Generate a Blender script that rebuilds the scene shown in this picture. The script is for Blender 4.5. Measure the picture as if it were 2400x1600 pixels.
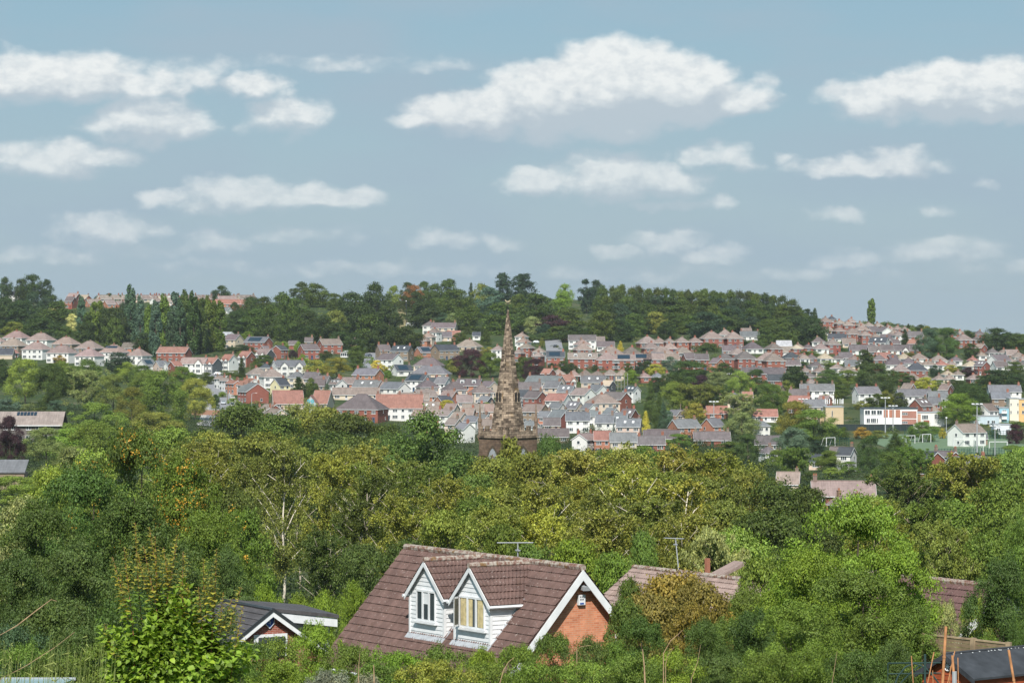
import bpy, math, random
import numpy as np
from mathutils import Vector, Matrix

for _o in list(bpy.data.objects): bpy.data.objects.remove(_o)
SC = bpy.context.scene
COL = SC.collection
R = math.radians
# ------------------------------------------------------------ camera
F, HOR = 7500.0, 735.0            # focal length and eye level in photograph pixels (2400 wide)
cam_d = bpy.data.cameras.new('camera'); cam = bpy.data.objects.new('camera', cam_d); COL.objects.link(cam)
cam_d.lens = 36.0 * F / 2400.0; cam_d.sensor_width = 36.0
cam.location = (0, 0, 0); cam.rotation_euler = (R(90), 0, 0)
cam_d.shift_y = -(800.0 - HOR) / 2400.0
cam_d.clip_start = 0.5; cam_d.clip_end = 20000
SC.camera = cam
SC.render.resolution_x = 1024; SC.render.resolution_y = 682
# ------------------------------------------------------------ exposure
SC.view_settings.view_transform = 'Standard'; SC.view_settings.look = 'None'
SC.view_settings.gamma = 1.0; SC.view_settings.use_curve_mapping = False
SC.view_settings.exposure = 0.18
# ------------------------------------------------------------ sun
SUN_AZ, SUN_EL = 5.0, 44.0       # degrees to the left of straight behind the camera; elevation
sd = Vector((-math.sin(R(SUN_AZ)) * math.cos(R(SUN_EL)), -math.cos(R(SUN_AZ)) * math.cos(R(SUN_EL)), math.sin(R(SUN_EL))))
sun_d = bpy.data.lights.new('sun', 'SUN'); sun_d.energy = 4.9; sun_d.angle = R(0.6); sun_d.color = (1.0, 0.94, 0.86)
sun = bpy.data.objects.new('sun', sun_d); COL.objects.link(sun)
sun.rotation_euler = sd.to_track_quat('Z', 'Y').to_euler(); sun.location = sd * 100
# ------------------------------------------------------------ world: sky and clouds
W = bpy.data.worlds.new('World'); SC.world = W; W.use_nodes = True
nt = W.node_tree; nt.nodes.clear()
def nd(tree, typ, ins=None, **kw):
    n = tree.nodes.new(typ)
    for k, v in kw.items(): setattr(n, k, v)
    if ins:
        for k, v in ins.items():
            s = n.inputs[k]
            if hasattr(v, 'is_linked') or hasattr(v, 'links'): tree.links.new(v, s)
            else: s.default_value = v
    return n
def mth(tree, op, a, b=None, c=None, clamp=False):
    n = tree.nodes.new('ShaderNodeMath'); n.operation = op; n.use_clamp = clamp
    for i, v in enumerate((a, b, c)):
        if v is None: continue
        if isinstance(v, (int, float)): n.inputs[i].default_value = v
        else: tree.links.new(v, n.inputs[i])
    return n.outputs[0]
def vmt(tree, op, a, b=None, c=None, out=0):
    n = tree.nodes.new('ShaderNodeVectorMath'); n.operation = op
    for i, v in enumerate((a, b, c)):
        if v is None: continue
        if isinstance(v, tuple): n.inputs[i].default_value = v
        else: tree.links.new(v, n.inputs[i])
    return n.outputs[out]
# each cloud: centre azimuth px, base py, half width px, height px, strength  (angles as 1/7500 rad)
CLOUDS = [
 (60,225,190,105,.95),(205,222,170,100,.9),(330,225,150,70,.75),(440,205,110,52,.5),(590,218,88,52,.8),(350,318,165,100,.95),(455,300,70,60,.7),(670,300,110,85,.75),
 (150,405,185,75,.9),(390,478,70,42,.7),(560,482,175,72,.85),(770,480,150,48,.75),(265,565,155,68,.65),(495,588,75,48,.4),(700,560,160,30,.22),
 (1000,298,110,40,.8),(1130,298,190,95,1.1),(1310,292,200,160,1.4),(1440,285,190,205,1.9),(1570,270,190,150,1.6),(1690,255,150,85,1.1),(1790,240,60,34,.55),
 (2060,268,150,90,1.0),(2210,262,180,118,1.5),(2360,262,180,128,1.5),
 (1270,448,100,62,.9),(1430,450,190,98,.95),(1570,448,110,70,.8),(1690,388,92,58,.7),(1850,380,30,22,.4),(2000,408,165,45,.75),(2110,408,110,62,.7),
 (1580,490,120,22,.45),(1690,488,34,44,.5),(1045,576,80,38,.45),(1185,576,50,26,.3),(1570,585,100,55,.6),(1665,614,85,45,.65),(1440,602,70,26,.5),
 (1960,512,65,26,.35),(2185,505,30,24,.35),(2300,450,30,22,.28),(2200,612,140,58,.5),(1990,618,100,32,.32),(500,626,90,26,.35),(90,612,160,24,.3),(1090,630,60,24,.3),(2330,640,110,30,.3),
 (760,160,330,22,.16),(200,600,330,22,.25),(900,640,500,24,.2),(1700,650,500,26,.22)]
g = bpy.data.node_groups.new('CloudField', 'ShaderNodeTree')
g.interface.new_socket('P', in_out='INPUT', socket_type='NodeSocketVector')
g.interface.new_socket('Field', in_out='OUTPUT', socket_type='NodeSocketFloat')
gi = g.nodes.new('NodeGroupInput'); go = g.nodes.new('NodeGroupOutput')
P0 = gi.outputs['P']
# warp
w1 = nd(g, 'ShaderNodeTexNoise', {'Vector': vmt(g, 'MULTIPLY', P0, (.011, .018, 0)), 'Scale': 1.0, 'Detail': 4.0, 'Roughness': .5}, noise_dimensions='2D')
wv = vmt(g, 'MULTIPLY', vmt(g, 'SUBTRACT', w1.outputs['Color'], (.5, .5, .5)), (95, 50, 0))
PW = vmt(g, 'ADD', P0, wv)
acc = None
for (cx, by, rx, hh, st) in CLOUDS:
    cy = (HOR - by) + hh * .34                      # v upwards
    q = vmt(g, 'MULTIPLY', vmt(g, 'SUBTRACT', PW, (cx - 1200.0, cy, 0)), (1 / rx, 1 / (hh * .66), 0))
    d2 = vmt(g, 'DOT_PRODUCT', q, q, out=1)
    e = mth(g, 'MULTIPLY_ADD', d2, -st, st)
    acc = e if acc is None else mth(g, 'SMOOTH_MAX', acc, e, .12)
n2 = nd(g, 'ShaderNodeTexNoise', {'Vector': vmt(g, 'MULTIPLY', P0, (.012, .020, 0)), 'Scale': 1.0, 'Detail': 6.0, 'Roughness': .52}, noise_dimensions='2D')
fld = mth(g, 'ADD', mth(g, 'MAXIMUM', acc, -1.5), mth(g, 'MULTIPLY', mth(g, 'SUBTRACT', n2.outputs['Fac'], .5), 1.15))
g.links.new(fld, go.inputs['Field'])

tc = nt.nodes.new('ShaderNodeTexCoord'); D = tc.outputs['Generated']
sx = nd(nt, 'ShaderNodeSeparateXYZ', {0: D})
az = mth(nt, 'MULTIPLY', mth(nt, 'ARCTAN2', sx.outputs[0], sx.outputs[1]), F)
el = mth(nt, 'MULTIPLY', mth(nt, 'ARCSINE', sx.outputs[2]), F)
Pv = nd(nt, 'ShaderNodeCombineXYZ', {0: az, 1: el}).outputs[0]
def fieldat(off):
    n = nt.nodes.new('ShaderNodeGroup'); n.node_tree = g
    nt.links.new(vmt(nt, 'ADD', Pv, off), n.inputs[0]); return n.outputs[0]
f0 = fieldat((0, 0, 0)); f1 = fieldat((-16, 48, 0))
dens = nd(nt, 'ShaderNodeMapRange', {'Value': f0, 'From Min': -.30, 'From Max': .86, 'To Min': 0.0, 'To Max': 1.0}, interpolation_type='SMOOTHERSTEP').outputs[0]
lit = nd(nt, 'ShaderNodeMapRange', {'Value': mth(nt, 'SUBTRACT', f0, f1), 'From Min': -.34, 'From Max': .62, 'To Min': 0.0, 'To Max': 1.0}, interpolation_type='SMOOTHSTEP').outputs[0]
SKYSTR = .092
sky = nd(nt, 'ShaderNodeTexSky', sky_type='NISHITA', sun_disc=False, sun_elevation=R(SUN_EL), sun_rotation=R(180 + SUN_AZ), air_density=1.0, dust_density=1.5, ozone_density=1.5)
hz = nd(nt, 'ShaderNodeMapRange', {'Value': el, 'From Min': -50.0, 'From Max': 800.0, 'To Min': 1.0, 'To Max': 0.0}).outputs[0]
# thin high veil, stronger towards the horizon
veil = nd(nt, 'ShaderNodeTexNoise', {'Vector': vmt(nt, 'MULTIPLY', Pv, (.0016, .0055, 0)), 'Scale': 1.0, 'Detail': 3.0, 'Roughness': .5}, noise_dimensions='2D').outputs['Fac']
SKY_TOP = (2.75, 4.55, 5.75, 1); SKY_LOW = (4.25, 5.35, 6.0, 1); VEIL = (3.65, 4.75, 5.65, 1)
grad = nd(nt, 'ShaderNodeMix', {0: hz, 6: SKY_TOP, 7: SKY_LOW}, data_type='RGBA').outputs[2]
base = nd(nt, 'ShaderNodeMix', {0: .88, 6: sky.outputs[0], 7: grad}, data_type='RGBA').outputs[2]
vf = nd(nt, 'ShaderNodeMapRange', {'Value': veil, 'From Min': .38, 'From Max': .68, 'To Min': 0.0, 'To Max': .75}).outputs[0]
base = nd(nt, 'ShaderNodeMix', {0: vf, 6: base, 7: VEIL}, data_type='RGBA').outputs[2]
CL_LIT = (8.7, 8.9, 8.8, 1); CL_SH = (5.0, 5.7, 6.3, 1)
lowf = nd(nt, 'ShaderNodeMapRange', {'Value': el, 'From Min': 60.0, 'From Max': 560.0, 'To Min': .42, 'To Max': 1.0}).outputs[0]
bil = nd(nt, 'ShaderNodeTexNoise', {'Vector': vmt(nt, 'MULTIPLY', Pv, (.022, .034, 0)), 'Scale': 1.0, 'Detail': 5.0, 'Roughness': .6}, noise_dimensions='2D').outputs['Fac']
lit = mth(nt, 'MULTIPLY', lit, nd(nt, 'ShaderNodeMapRange', {'Value': bil, 'From Min': .33, 'From Max': .6, 'To Min': .62, 'To Max': 1.03}).outputs[0], clamp=True)
ccol = nd(nt, 'ShaderNodeMix', {0: lit, 6: CL_SH, 7: CL_LIT}, data_type='RGBA').outputs[2]
fin = nd(nt, 'ShaderNodeMix', {0: mth(nt, 'MULTIPLY', dens, mth(nt, 'MULTIPLY', lowf, .92)), 6: base, 7: ccol}, data_type='RGBA').outputs[2]
bg = nd(nt, 'ShaderNodeBackground', {'Color': fin, 'Strength': SKYSTR})
nt.links.new(bg.outputs[0], nd(nt, 'ShaderNodeOutputWorld').inputs[0])
SC.render.engine = 'CYCLES'
SC.cycles.max_bounces = 5; SC.cycles.diffuse_bounces = 2; SC.cycles.transmission_bounces = 3; SC.cycles.volume_bounces = 0
SC.cycles.transparent_max_bounces = 8

# ------------------------------------------------------------ materials
MATS = {}
def new_mat(name):
    m = bpy.data.materials.new(name); m.use_nodes = True; t = m.node_tree; t.nodes.clear(); MATS[name] = m
    return m, t
def out(t, sh): t.links.new(sh, nd(t, 'ShaderNodeOutputMaterial').inputs[0])
def pbsdf(t, col, rough=.8, spec=.3, **kw):
    d = {'Base Color': col, 'Roughness': rough, 'Specular IOR Level': spec}; d.update(kw)
    return nd(t, 'ShaderNodeBsdfPrincipled', d).outputs[0]
def mixc(t, f, a, b, bt='MIX'):
    return nd(t, 'ShaderNodeMix', {0: f, 6: a, 7: b}, data_type='RGBA', blend_type=bt).outputs[2]
def noise(t, vec, scale, detail=3.0, rough=.55):
    return nd(t, 'ShaderNodeTexNoise', {'Vector': vec, 'Scale': scale, 'Detail': detail, 'Roughness': rough}).outputs['Fac']
def mr(t, v, a, b, c, d): return nd(t, 'ShaderNodeMapRange', {'Value': v, 'From Min': a, 'From Max': b, 'To Min': c, 'To Max': d}).outputs[0]
def scl(t, col, f):   # colour times scalar
    return nd(t, 'ShaderNodeVectorMath', {0: col, 'Scale': f}, operation='SCALE').outputs[0]
def plain(name, c, rough=.7, spec=.3, var=.12, scale=3.0, metallic=0.0):
    m, t = new_mat(name)
    o = nd(t, 'ShaderNodeTexCoord').outputs['Object']
    out(t, pbsdf(t, scl(t, (c[0], c[1], c[2]), mr(t, noise(t, o, scale), .3, .7, 1 - var, 1 + var)), rough, spec, Metallic=metallic))
    return m
def leaf_mat(name, transl=.21, gloss=.25, objcol=True, col=(.08, .12, .03), var=.4):
    m, t = new_mat(name)
    rnd = nd(t, 'ShaderNodeNewGeometry').outputs['Random Per Island']
    oi = nd(t, 'ShaderNodeObjectInfo')
    base = oi.outputs['Color'] if objcol else (col[0], col[1], col[2])
    tcn = nd(t, 'ShaderNodeTexCoord').outputs['Generated']
    big = noise(t, nd(t, 'ShaderNodeVectorMath', {0: tcn, 1: oi.outputs['Random']}, operation='ADD').outputs[0], 5.0, 2.0)
    v = mth(t, 'MULTIPLY', mr(t, rnd, 0, 1, 1 - var, 1 + var), mr(t, big, .35, .65, .85, 1.2))
    c = scl(t, base, v)
    # some leaves turn yellower
    yel = nd(t, 'ShaderNodeMix', {0: mr(t, mth(t, 'FRACT', mth(t, 'MULTIPLY', rnd, 7.13)), .62, 1.0, 0.0, .55), 6: c, 7: nd(t, 'ShaderNodeVectorMath', {0: c, 1: (1.35, 1.12, .6)}, operation='MULTIPLY').outputs[0]}, data_type='RGBA').outputs[2]
    p = pbsdf(t, yel, .55, gloss)
    tr = nd(t, 'ShaderNodeBsdfTranslucent', {'Color': nd(t, 'ShaderNodeVectorMath', {0: yel, 1: (1.35, 1.35, .7)}, operation='MULTIPLY').outputs[0]}).outputs[0]
    out(t, nd(t, 'ShaderNodeMixShader', {0: transl, 1: p, 2: tr}).outputs[0])
    return m
leaf_mat('leaf')
def objcol_mat(name, rough=.85, spec=.2, var=.2, scale=.6, fine=None, kind='render'):
    m, t = new_mat(name)
    tcn = nd(t, 'ShaderNodeTexCoord').outputs['Object']
    oi = nd(t, 'ShaderNodeObjectInfo')
    v = mr(t, noise(t, tcn, scale, 4.0), .3, .7, 1 - var, 1 + var)
    c = scl(t, oi.outputs['Color'], v)
    if kind == 'brick':
        v2 = mr(t, noise(t, tcn, 6.0, 2.0), .3, .7, .8, 1.2)
        c = scl(t, c, v2)
    if kind == 'roof':
        # tile courses as shallow colour lines plus streaks down the slope
        sp = nd(t, 'ShaderNodeSeparateXYZ', {0: tcn})
        crs = mth(t, 'FRACT', mth(t, 'MULTIPLY', sp.outputs[2], 2.2))
        c = scl(t, c, mr(t, crs, 0, .25, .86, 1.0))
        st = noise(t, nd(t, 'ShaderNodeVectorMath', {0: tcn, 1: (3.0, .35, .35)}, operation='MULTIPLY').outputs[0], 1.0, 3.0)
        c = scl(t, c, mr(t, st, .3, .7, .85, 1.15))
        c = mixc(t, mr(t, noise(t, tcn, .9, 5.0, .7), .52, .75, 0, .35), c, scl(t, c, 1.35))
    out(t, pbsdf(t, c, rough, spec))
    return m
objcol_mat('roof', var=.16, kind='roof'); objcol_mat('render', var=.06); objcol_mat('brick', var=.12, kind='brick'); objcol_mat('bark', var=.35, scale=4.0); objcol_mat('paint', rough=.35, spec=.5, var=.03)
plain('white_paint', (.70, .71, .72), .5, .4, .1)
plain('slate_dark', (.035, .04, .045), .35, .5)
plain('grey_metal', (.35, .37, .39), .45, .5)
plain('dark_metal', (.03, .035, .04), .5, .5)
plain('terracotta', (.33, .14, .09), .8, .2)
plain('asphalt', (.19, .19, .2), .9, .2, .12, .3)
plain('rubber_and_shade', (.02, .02, .02), .8, .2)
m, t = new_mat('pane'); out(t, pbsdf(t, (.045, .06, .07, 1), .12, .6))
m, t = new_mat('solar'); out(t, pbsdf(t, (.012, .03, .05, 1), .25, .5))

# ------------------------------------------------------------ object helpers
THINGS = []
ORD_ = ['first', 'second', 'third', 'fourth', 'fifth', 'sixth', 'seventh', 'eighth', 'ninth', 'tenth']
def setp(o, label=None, cat=None, group=None, kind=None):
    if label: o['label'] = label
    if cat: o['category'] = cat
    if group: o['group'] = group
    if kind: o['kind'] = kind
    return o
def empty(name, loc, rz=0.0):
    o = bpy.data.objects.new(name, None); o.empty_display_size = .5; COL.objects.link(o)
    o.location = loc; o.rotation_euler = (0, 0, rz); return o
def link_mesh(name, me, parent=None, loc=(0, 0, 0), rz=0.0, scale=None, color=None):
    o = bpy.data.objects.new(name, me); COL.objects.link(o)
    if parent: o.parent = parent
    o.location = loc; o.rotation_euler = (0, 0, rz)
    if scale: o.scale = scale
    if color: o.color = (color[0], color[1], color[2], 1)
    return o
class MB:
    def __init__(s): s.v = []; s.f = []; s.m = []; s.uv = {}
    def quad(s, pts, m=0, uv=None):
        i = len(s.v); s.v += [tuple(p) for p in pts]; s.f.append(tuple(range(i, i + len(pts)))); s.m.append(m)
        if uv: s.uv[len(s.f) - 1] = uv
    def hexa(s, p, m=0):   # 8 points: bottom 4 ccw, top 4 ccw
        i = len(s.v); s.v += [tuple(q) for q in p]
        for f in ((3, 2, 1, 0), (4, 5, 6, 7), (0, 1, 5, 4), (1, 2, 6, 5), (2, 3, 7, 6), (3, 0, 4, 7)):
            s.f.append(tuple(i + k for k in f)); s.m.append(m)
    def box(s, x0, x1, y0, y1, z0, z1, m=0):
        s.hexa([(x0, y0, z0), (x1, y0, z0), (x1, y1, z0), (x0, y1, z0), (x0, y0, z1), (x1, y0, z1), (x1, y1, z1), (x0, y1, z1)], m)
    def obox(s, o, ax, ay, az, m=0):   # oriented box from corner o with edge vectors
        o, ax, ay, az = map(Vector, (o, ax, ay, az))
        s.hexa([o, o + ax, o + ax + ay, o + ay, o + az, o + ax + az, o + ax + ay + az, o + ay + az], m)
    def tube(s, pts, rad, n=6, m=0, cap=True):
        pts = [Vector(p) for p in pts]; i0 = len(s.v)
        up = Vector((.13, .2, 1)).normalized()
        for k, p in enumerate(pts):
            d = (pts[min(k + 1, len(pts) - 1)] - pts[max(k - 1, 0)]).normalized()
            a = d.cross(up); a = a.normalized() if a.length > 1e-4 else Vector((1, 0, 0)); b = d.cross(a)
            r = rad[k] if isinstance(rad, (list, tuple)) else rad
            for j in range(n):
                an = 2 * math.pi * j / n; s.v.append(tuple(p + (a * math.cos(an) + b * math.sin(an)) * r))
        for k in range(len(pts) - 1):
            for j in range(n):
                a0 = i0 + k * n + j; a1 = i0 + k * n + (j + 1) % n
                s.f.append((a0, a1, a1 + n, a0 + n)); s.m.append(m)
        if cap:
            s.f.append(tuple(i0 + j for j in range(n))[::-1]); s.m.append(m)
            e = i0 + (len(pts) - 1) * n; s.f.append(tuple(e + j for j in range(n))); s.m.append(m)
    def mesh(s, name, mats, smooth=False):
        me = bpy.data.meshes.new(name); me.from_pydata(s.v, [], s.f)
        for m in mats: me.materials.append(MATS[m] if isinstance(m, str) else m)
        if s.uv:
            l = me.uv_layers.new(name='UVMap')
            for fi, uv in s.uv.items():
                for li, c in zip(me.polygons[fi].loop_indices, uv): l.data[li].uv = c
        me.polygons.foreach_set('material_index', s.m)
        if smooth: me.polygons.foreach_set('use_smooth', [True] * len(s.f))
        me.update(); return me
    def build(s, name, mats, parent=None, smooth=False, color=None, loc=(0, 0, 0), rz=0.0):
        return link_mesh(name, s.mesh(name, mats, smooth), parent, loc, rz, None, color)
def quads_mesh(name, V, mats, mi=None, nv=4, smooth=False):
    """V: (n, nv, 3) numpy array of separate faces"""
    n = V.shape[0]; me = bpy.data.meshes.new(name)
    me.vertices.add(n * nv); me.vertices.foreach_set('co', V.astype(np.float32).ravel())
    me.loops.add(n * nv); me.loops.foreach_set('vertex_index', np.arange(n * nv, dtype=np.int32))
    me.polygons.add(n); me.polygons.foreach_set('loop_start', np.arange(0, n * nv, nv, dtype=np.int32))
    me.polygons.foreach_set('loop_total', np.full(n, nv, dtype=np.int32))
    if mi is not None: me.polygons.foreach_set('material_index', mi.astype(np.int32))
    for m in mats: me.materials.append(MATS[m])
    me.update(calc_edges=True); return me
# ------------------------------------------------------------ terrain
KY = [0, 25, 60, 75, 90, 110, 130, 160, 220, 300, 413, 550, 700, 900, 1100, 1200, 1350, 1500, 1750, 1950, 2100, 2250, 2500, 3500, 9000]
PROF = {
 -.30: [-2.5, -6.5, -8.8, -10.3, -12.6, -15.3, -17.2, -20, -24, -28, -31, -33, -34, -35, -36, -35, -31, -26, -13, 0, 7, 8, 4, -60, -400],
 -.16: [-2.5, -6.5, -8.8, -10.3, -12.6, -15.3, -17.2, -20, -24, -28.5, -32, -33.5, -34.5, -35.2, -36, -35, -31.5, -26.5, -14, 0, 6.8, 8, 4, -60, -400],
 -.075: [-2.5, -6.5, -8.8, -10.3, -12.6, -15.3, -17.2, -20, -24.7, -30, -35, -39, -41.5, -43, -43, -41, -34.5, -27, -15, -1, 6, 8, 5, -60, -400],
 .0: [-2.5, -6.5, -8.8, -10.3, -12.6, -15.3, -17.2, -20, -25, -30, -35.5, -39.5, -43, -45.5, -46, -44, -36, -27.5, -15.5, -4, 4, 10, 12, -60, -400],
 .05: [-2.5, -6.5, -8.8, -10.3, -12.6, -15.3, -17.2, -20, -25, -30, -35.5, -39.5, -43, -45.5, -46, -44, -36, -27.5, -15.5, -5, 3, 8, 9, -60, -400],
 .085: [-2.5, -6.5, -8.8, -10.3, -12.6, -15.3, -17.2, -20, -25, -30, -35.5, -39.5, -43, -45.5, -45.7, -45, -37, -29, -16.3, -6.5, -1, 0, -6, -80, -400],
 .107: [-2.5, -6.5, -8.8, -10.3, -12.6, -15.3, -17.2, -20, -25, -30, -35.5, -39.5, -43, -45.5, -45.6, -45.2, -38, -30, -17.5, -9.5, -6, -6.5, -14, -90, -400],
 .16: [-2.5, -6.5, -8.8, -10.3, -12.6, -15.3, -17.2, -20, -25, -30, -35.5, -39.5, -43, -45.3, -45.5, -45.3, -39, -32, -22, -15.8, -14, -16, -26, -100, -420],
 .30: [-2.5, -6.5, -8.8, -10.3, -12.6, -15.3, -17.2, -20, -25, -30, -35.5, -39.5, -43, -45.3, -45.5, -45.3, -40, -34, -26, -22, -21, -24, -34, -100, -420]}
KU = sorted(PROF); TAB = np.array([PROF[k] for k in KU])
_KYf = np.arange(0, 9001, 10.0)
def _smooth(row):
    a = np.interp(_KYf, KY, row); k = np.hanning(9); k /= k.sum()
    b = np.convolve(np.pad(a, 4, mode='edge'), k, mode='valid'); m = _KYf < 140; b[m] = a[m]; return b
TABF = np.array([_smooth(r) for r in TAB])
def ground(x, y):
    y2 = min(max(y, 0.0), 8999.0); u = min(max(x / max(y2, 60.0), KU[0]), KU[-1] - 1e-6)
    j = 0
    while KU[j + 1] <= u: j += 1
    tt = (u - KU[j]) / (KU[j + 1] - KU[j]); tt = tt * tt * (3 - 2 * tt)
    i = int(y2 / 10); s = y2 / 10 - i
    a = TABF[j][i] * (1 - s) + TABF[j][i + 1] * s; b = TABF[j + 1][i] * (1 - s) + TABF[j + 1][i + 1] * s
    return float(a * (1 - tt) + b * tt)
def at(px, py, Y): return Vector(((px - 1200) / F * Y, Y, (HOR - py) / F * Y))
def proj(p): return (1200 + F * p[0] / p[1], HOR - F * p[2] / p[1])
def locate(px, py, dz=0.0, y0=60.0):
    """distance at which a point dz above the ground is seen at this pixel"""
    u = (px - 1200) / F; s = (HOR - py) / F; best = (-1e9, 2100.0); Y = y0
    while Y < 2350:
        g_ = ground(u * Y, Y) + dz
        if g_ >= s * Y: return Y
        if Y > 1500 and g_ - s * Y > best[0]: best = (g_ - s * Y, Y)
        Y += 3.0
    return best[1]
def onground(px, Y): x = (px - 1200) / F * Y; return Vector((x, Y, ground(x, Y)))
xs = sorted(set([-6000, -4500, -3500, -2600, -2000, -1500, -1100, 6000, 4500, 3500, 2600, 2000, 1500, 1100] + list(range(-900, 901, 15))))
ys = list(range(-60, 200, 6)) + list(range(200, 900, 18)) + list(range(900, 2500, 12)) + list(range(2500, 9001, 250))
tm = MB(); nx = len(xs)
for y in ys:
    for x in xs:
        tm.v.append((x, y, ground(x, y)))
for j in range(len(ys) - 1):
    for i in range(nx - 1):
        a = j * nx + i; tm.f.append((a, a + 1, a + nx + 1, a + nx)); tm.m.append(0)
m, t = new_mat('ground')
o = nd(t, 'ShaderNodeTexCoord').outputs['Object']
c = mixc(t, mr(t, noise(t, o, .03, 6.0, .6), .4, .62, 0, 1), (.04, .065, .022, 1), (.085, .095, .038, 1))
c = mixc(t, mr(t, noise(t, o, .15, 4.0), .5, .65, 0, .7), c, (.035, .06, .022, 1))
c = mixc(t, mr(t, noise(t, o, .07, 5.0), .60, .68, 0, .55), c, (.2, .17, .12, 1))
out(t, pbsdf(t, c, .95, .1))
setp(tm.build('ground', ['ground'], smooth=True), kind='structure')
# ------------------------------------------------------------ trees
def unit(a): return a / np.maximum(np.linalg.norm(a, axis=1, keepdims=True), 1e-9)
def leaf_quads(P, N, size, rng, asp=.62, updir=None):
    """rhombic leaves at P, facing N"""
    n = len(P); N = unit(N)
    t = rng.normal(size=(n, 3)) if updir is None else updir + rng.normal(size=(n, 3)) * .35
    t = unit(t - N * np.sum(t * N, axis=1, keepdims=True)); b = np.cross(N, t)
    s = size * rng.uniform(.7, 1.3, size=(n, 1)) if np.isscalar(size) else size[:, None]
    bend = N * s * .12
    return np.stack([P - t * s * .5 - bend, P + b * s * .5 * asp, P + t * s * .5 - bend, P - b * s * .5 * asp], axis=1)
def sph(rng, n):
    return unit(rng.normal(size=(n, 3)))
def crown_round(rng, ncl, nlf, leaf, z0=.2, rx=.40, rc=(.10, .17), top=1.0, flat=.8, inner=.25, egg=0.0, lowcut=-.8):
    """clumped broadleaf crown, tree height 1, crown between z0 and top"""
    zc = (z0 + top) / 2; rz = (top - z0) / 2
    an = rng.uniform(0, 6.283, ncl); zz = rng.uniform(lowcut, 1.0, ncl); p_ = 2.5; ring = (1 - np.abs(zz) ** p_) ** (1 / p_)
    ring = np.maximum(ring, .12) * np.where(rng.uniform(size=ncl) < .45, np.sqrt(rng.uniform(0, 1, ncl)), 1.0)
    top_ = np.where(zz > .55, np.sqrt(rng.uniform(0, 1, ncl)), 1.0); ring = ring * top_
    zz = np.where(zz > .55, 1 - (1 - .80) * 0 - .55 * (ring / np.maximum(1, 1)) ** 2.6 * .8 - rng.uniform(0, .12, ncl), zz)
    rad = np.where(rng.uniform(size=ncl) < inner, rng.uniform(.3, .8, ncl), rng.uniform(.88, 1.04, ncl))
    r = rng.uniform(rc[0], rc[1], ncl)
    lob = 1 + .12 * np.sin(3 * an + rng.uniform(0, 6)) + .08 * np.sin(5 * zz + rng.uniform(0, 6))
    C = np.stack([np.cos(an) * ring * (rx - r * .6) * lob, np.sin(an) * ring * (rx - r * .6) * lob, zz * (rz - r * .8)], axis=1) * rad[:, None]
    if egg: C[:, :2] *= (1 - egg * (C[:, 2:3] / rz))
    C[:, 2] += zc
    w = r ** 2; k = rng.choice(ncl, nlf, p=w / w.sum())
    out_ = C[k] - np.array([0, 0, zc - .12]); out_ = unit(out_)
    dd = unit(sph(rng, nlf) + out_ * .55 + np.array([0, 0, .25]))
    ragged = rng.uniform(.5, 1.12, nlf); ax = rng.uniform(.75, 1.3, (ncl, 3)); ax[:, 2] *= flat * .95
    bump = 1 + .22 * np.sin(dd[:, 0] * 6 + k) * np.sin(dd[:, 1] * 6 + 2 * k) + .12 * np.sin(dd[:, 2] * 13 + k)
    P = C[k] + dd * (r[k] * ragged * bump)[:, None] * ax[k]
    N = unit(dd + rng.normal(size=(nlf, 3)) * .52 + np.array([0, 0, .18]))
    return leaf_quads(P, N, leaf, rng), C, r
def trunk_mesh(name, C, rng, base=.018, fork=.3, nl=9, mat='bark', seg=5, lean=.02, twig=False):
    mb = MB(); tp = []; a = rng.uniform(-1, 1, 2) * lean
    hmax = .82
    for k in range(7):
        z = k / 6 * hmax; tp.append(Vector((a[0] * z * 2 + math.sin(z * 7) * .008, a[1] * z * 2 + math.cos(z * 6) * .006, z)))
    tp[0].z = -.05
    mb.tube(tp, [base * (1 - .13 * k) for k in range(7)], seg)
    idx = rng.permutation(len(C))[:nl]
    for i in idx:
        c = Vector(C[i]); z = max(fork * .6, min(hmax * .9, c.z - rng.uniform(.1, .3))); q = z / hmax * 6; j = min(int(q), 5)
        s = tp[j].lerp(tp[j + 1], q - j); md = s.lerp(c, .5) + Vector((0, 0, -.02))
        rr = base * (1 - .12 * q) * .5
        mb.tube([s, md, c], [rr, rr * .6, rr * .2], 4)
        if twig:
            for _ in range(3):
                e = c + Vector(rng.normal(size=3)) * .06; mb.tube([md.lerp(c, rng.uniform(0, .7)), e], [rr * .35, rr * .1], 3)
    return mb.mesh(name, [mat])
PROTO = {}
def proto(key, fn, nvar):
    L = []
    for k in range(nvar):
        rng = np.random.default_rng(abs(hash_(key)) % 9973 + k * 17); V, C, tr = fn(rng)
        me = quads_mesh('crown_' + key, V, ['leaf']); L.append((me, tr if tr is not None else trunk_mesh('trunk_' + key, C, rng)))
    PROTO[key] = L
def hash_(s):
    h = 7
    for ch in s: h = (h * 31 + ord(ch)) % 1000003
    return h
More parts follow.
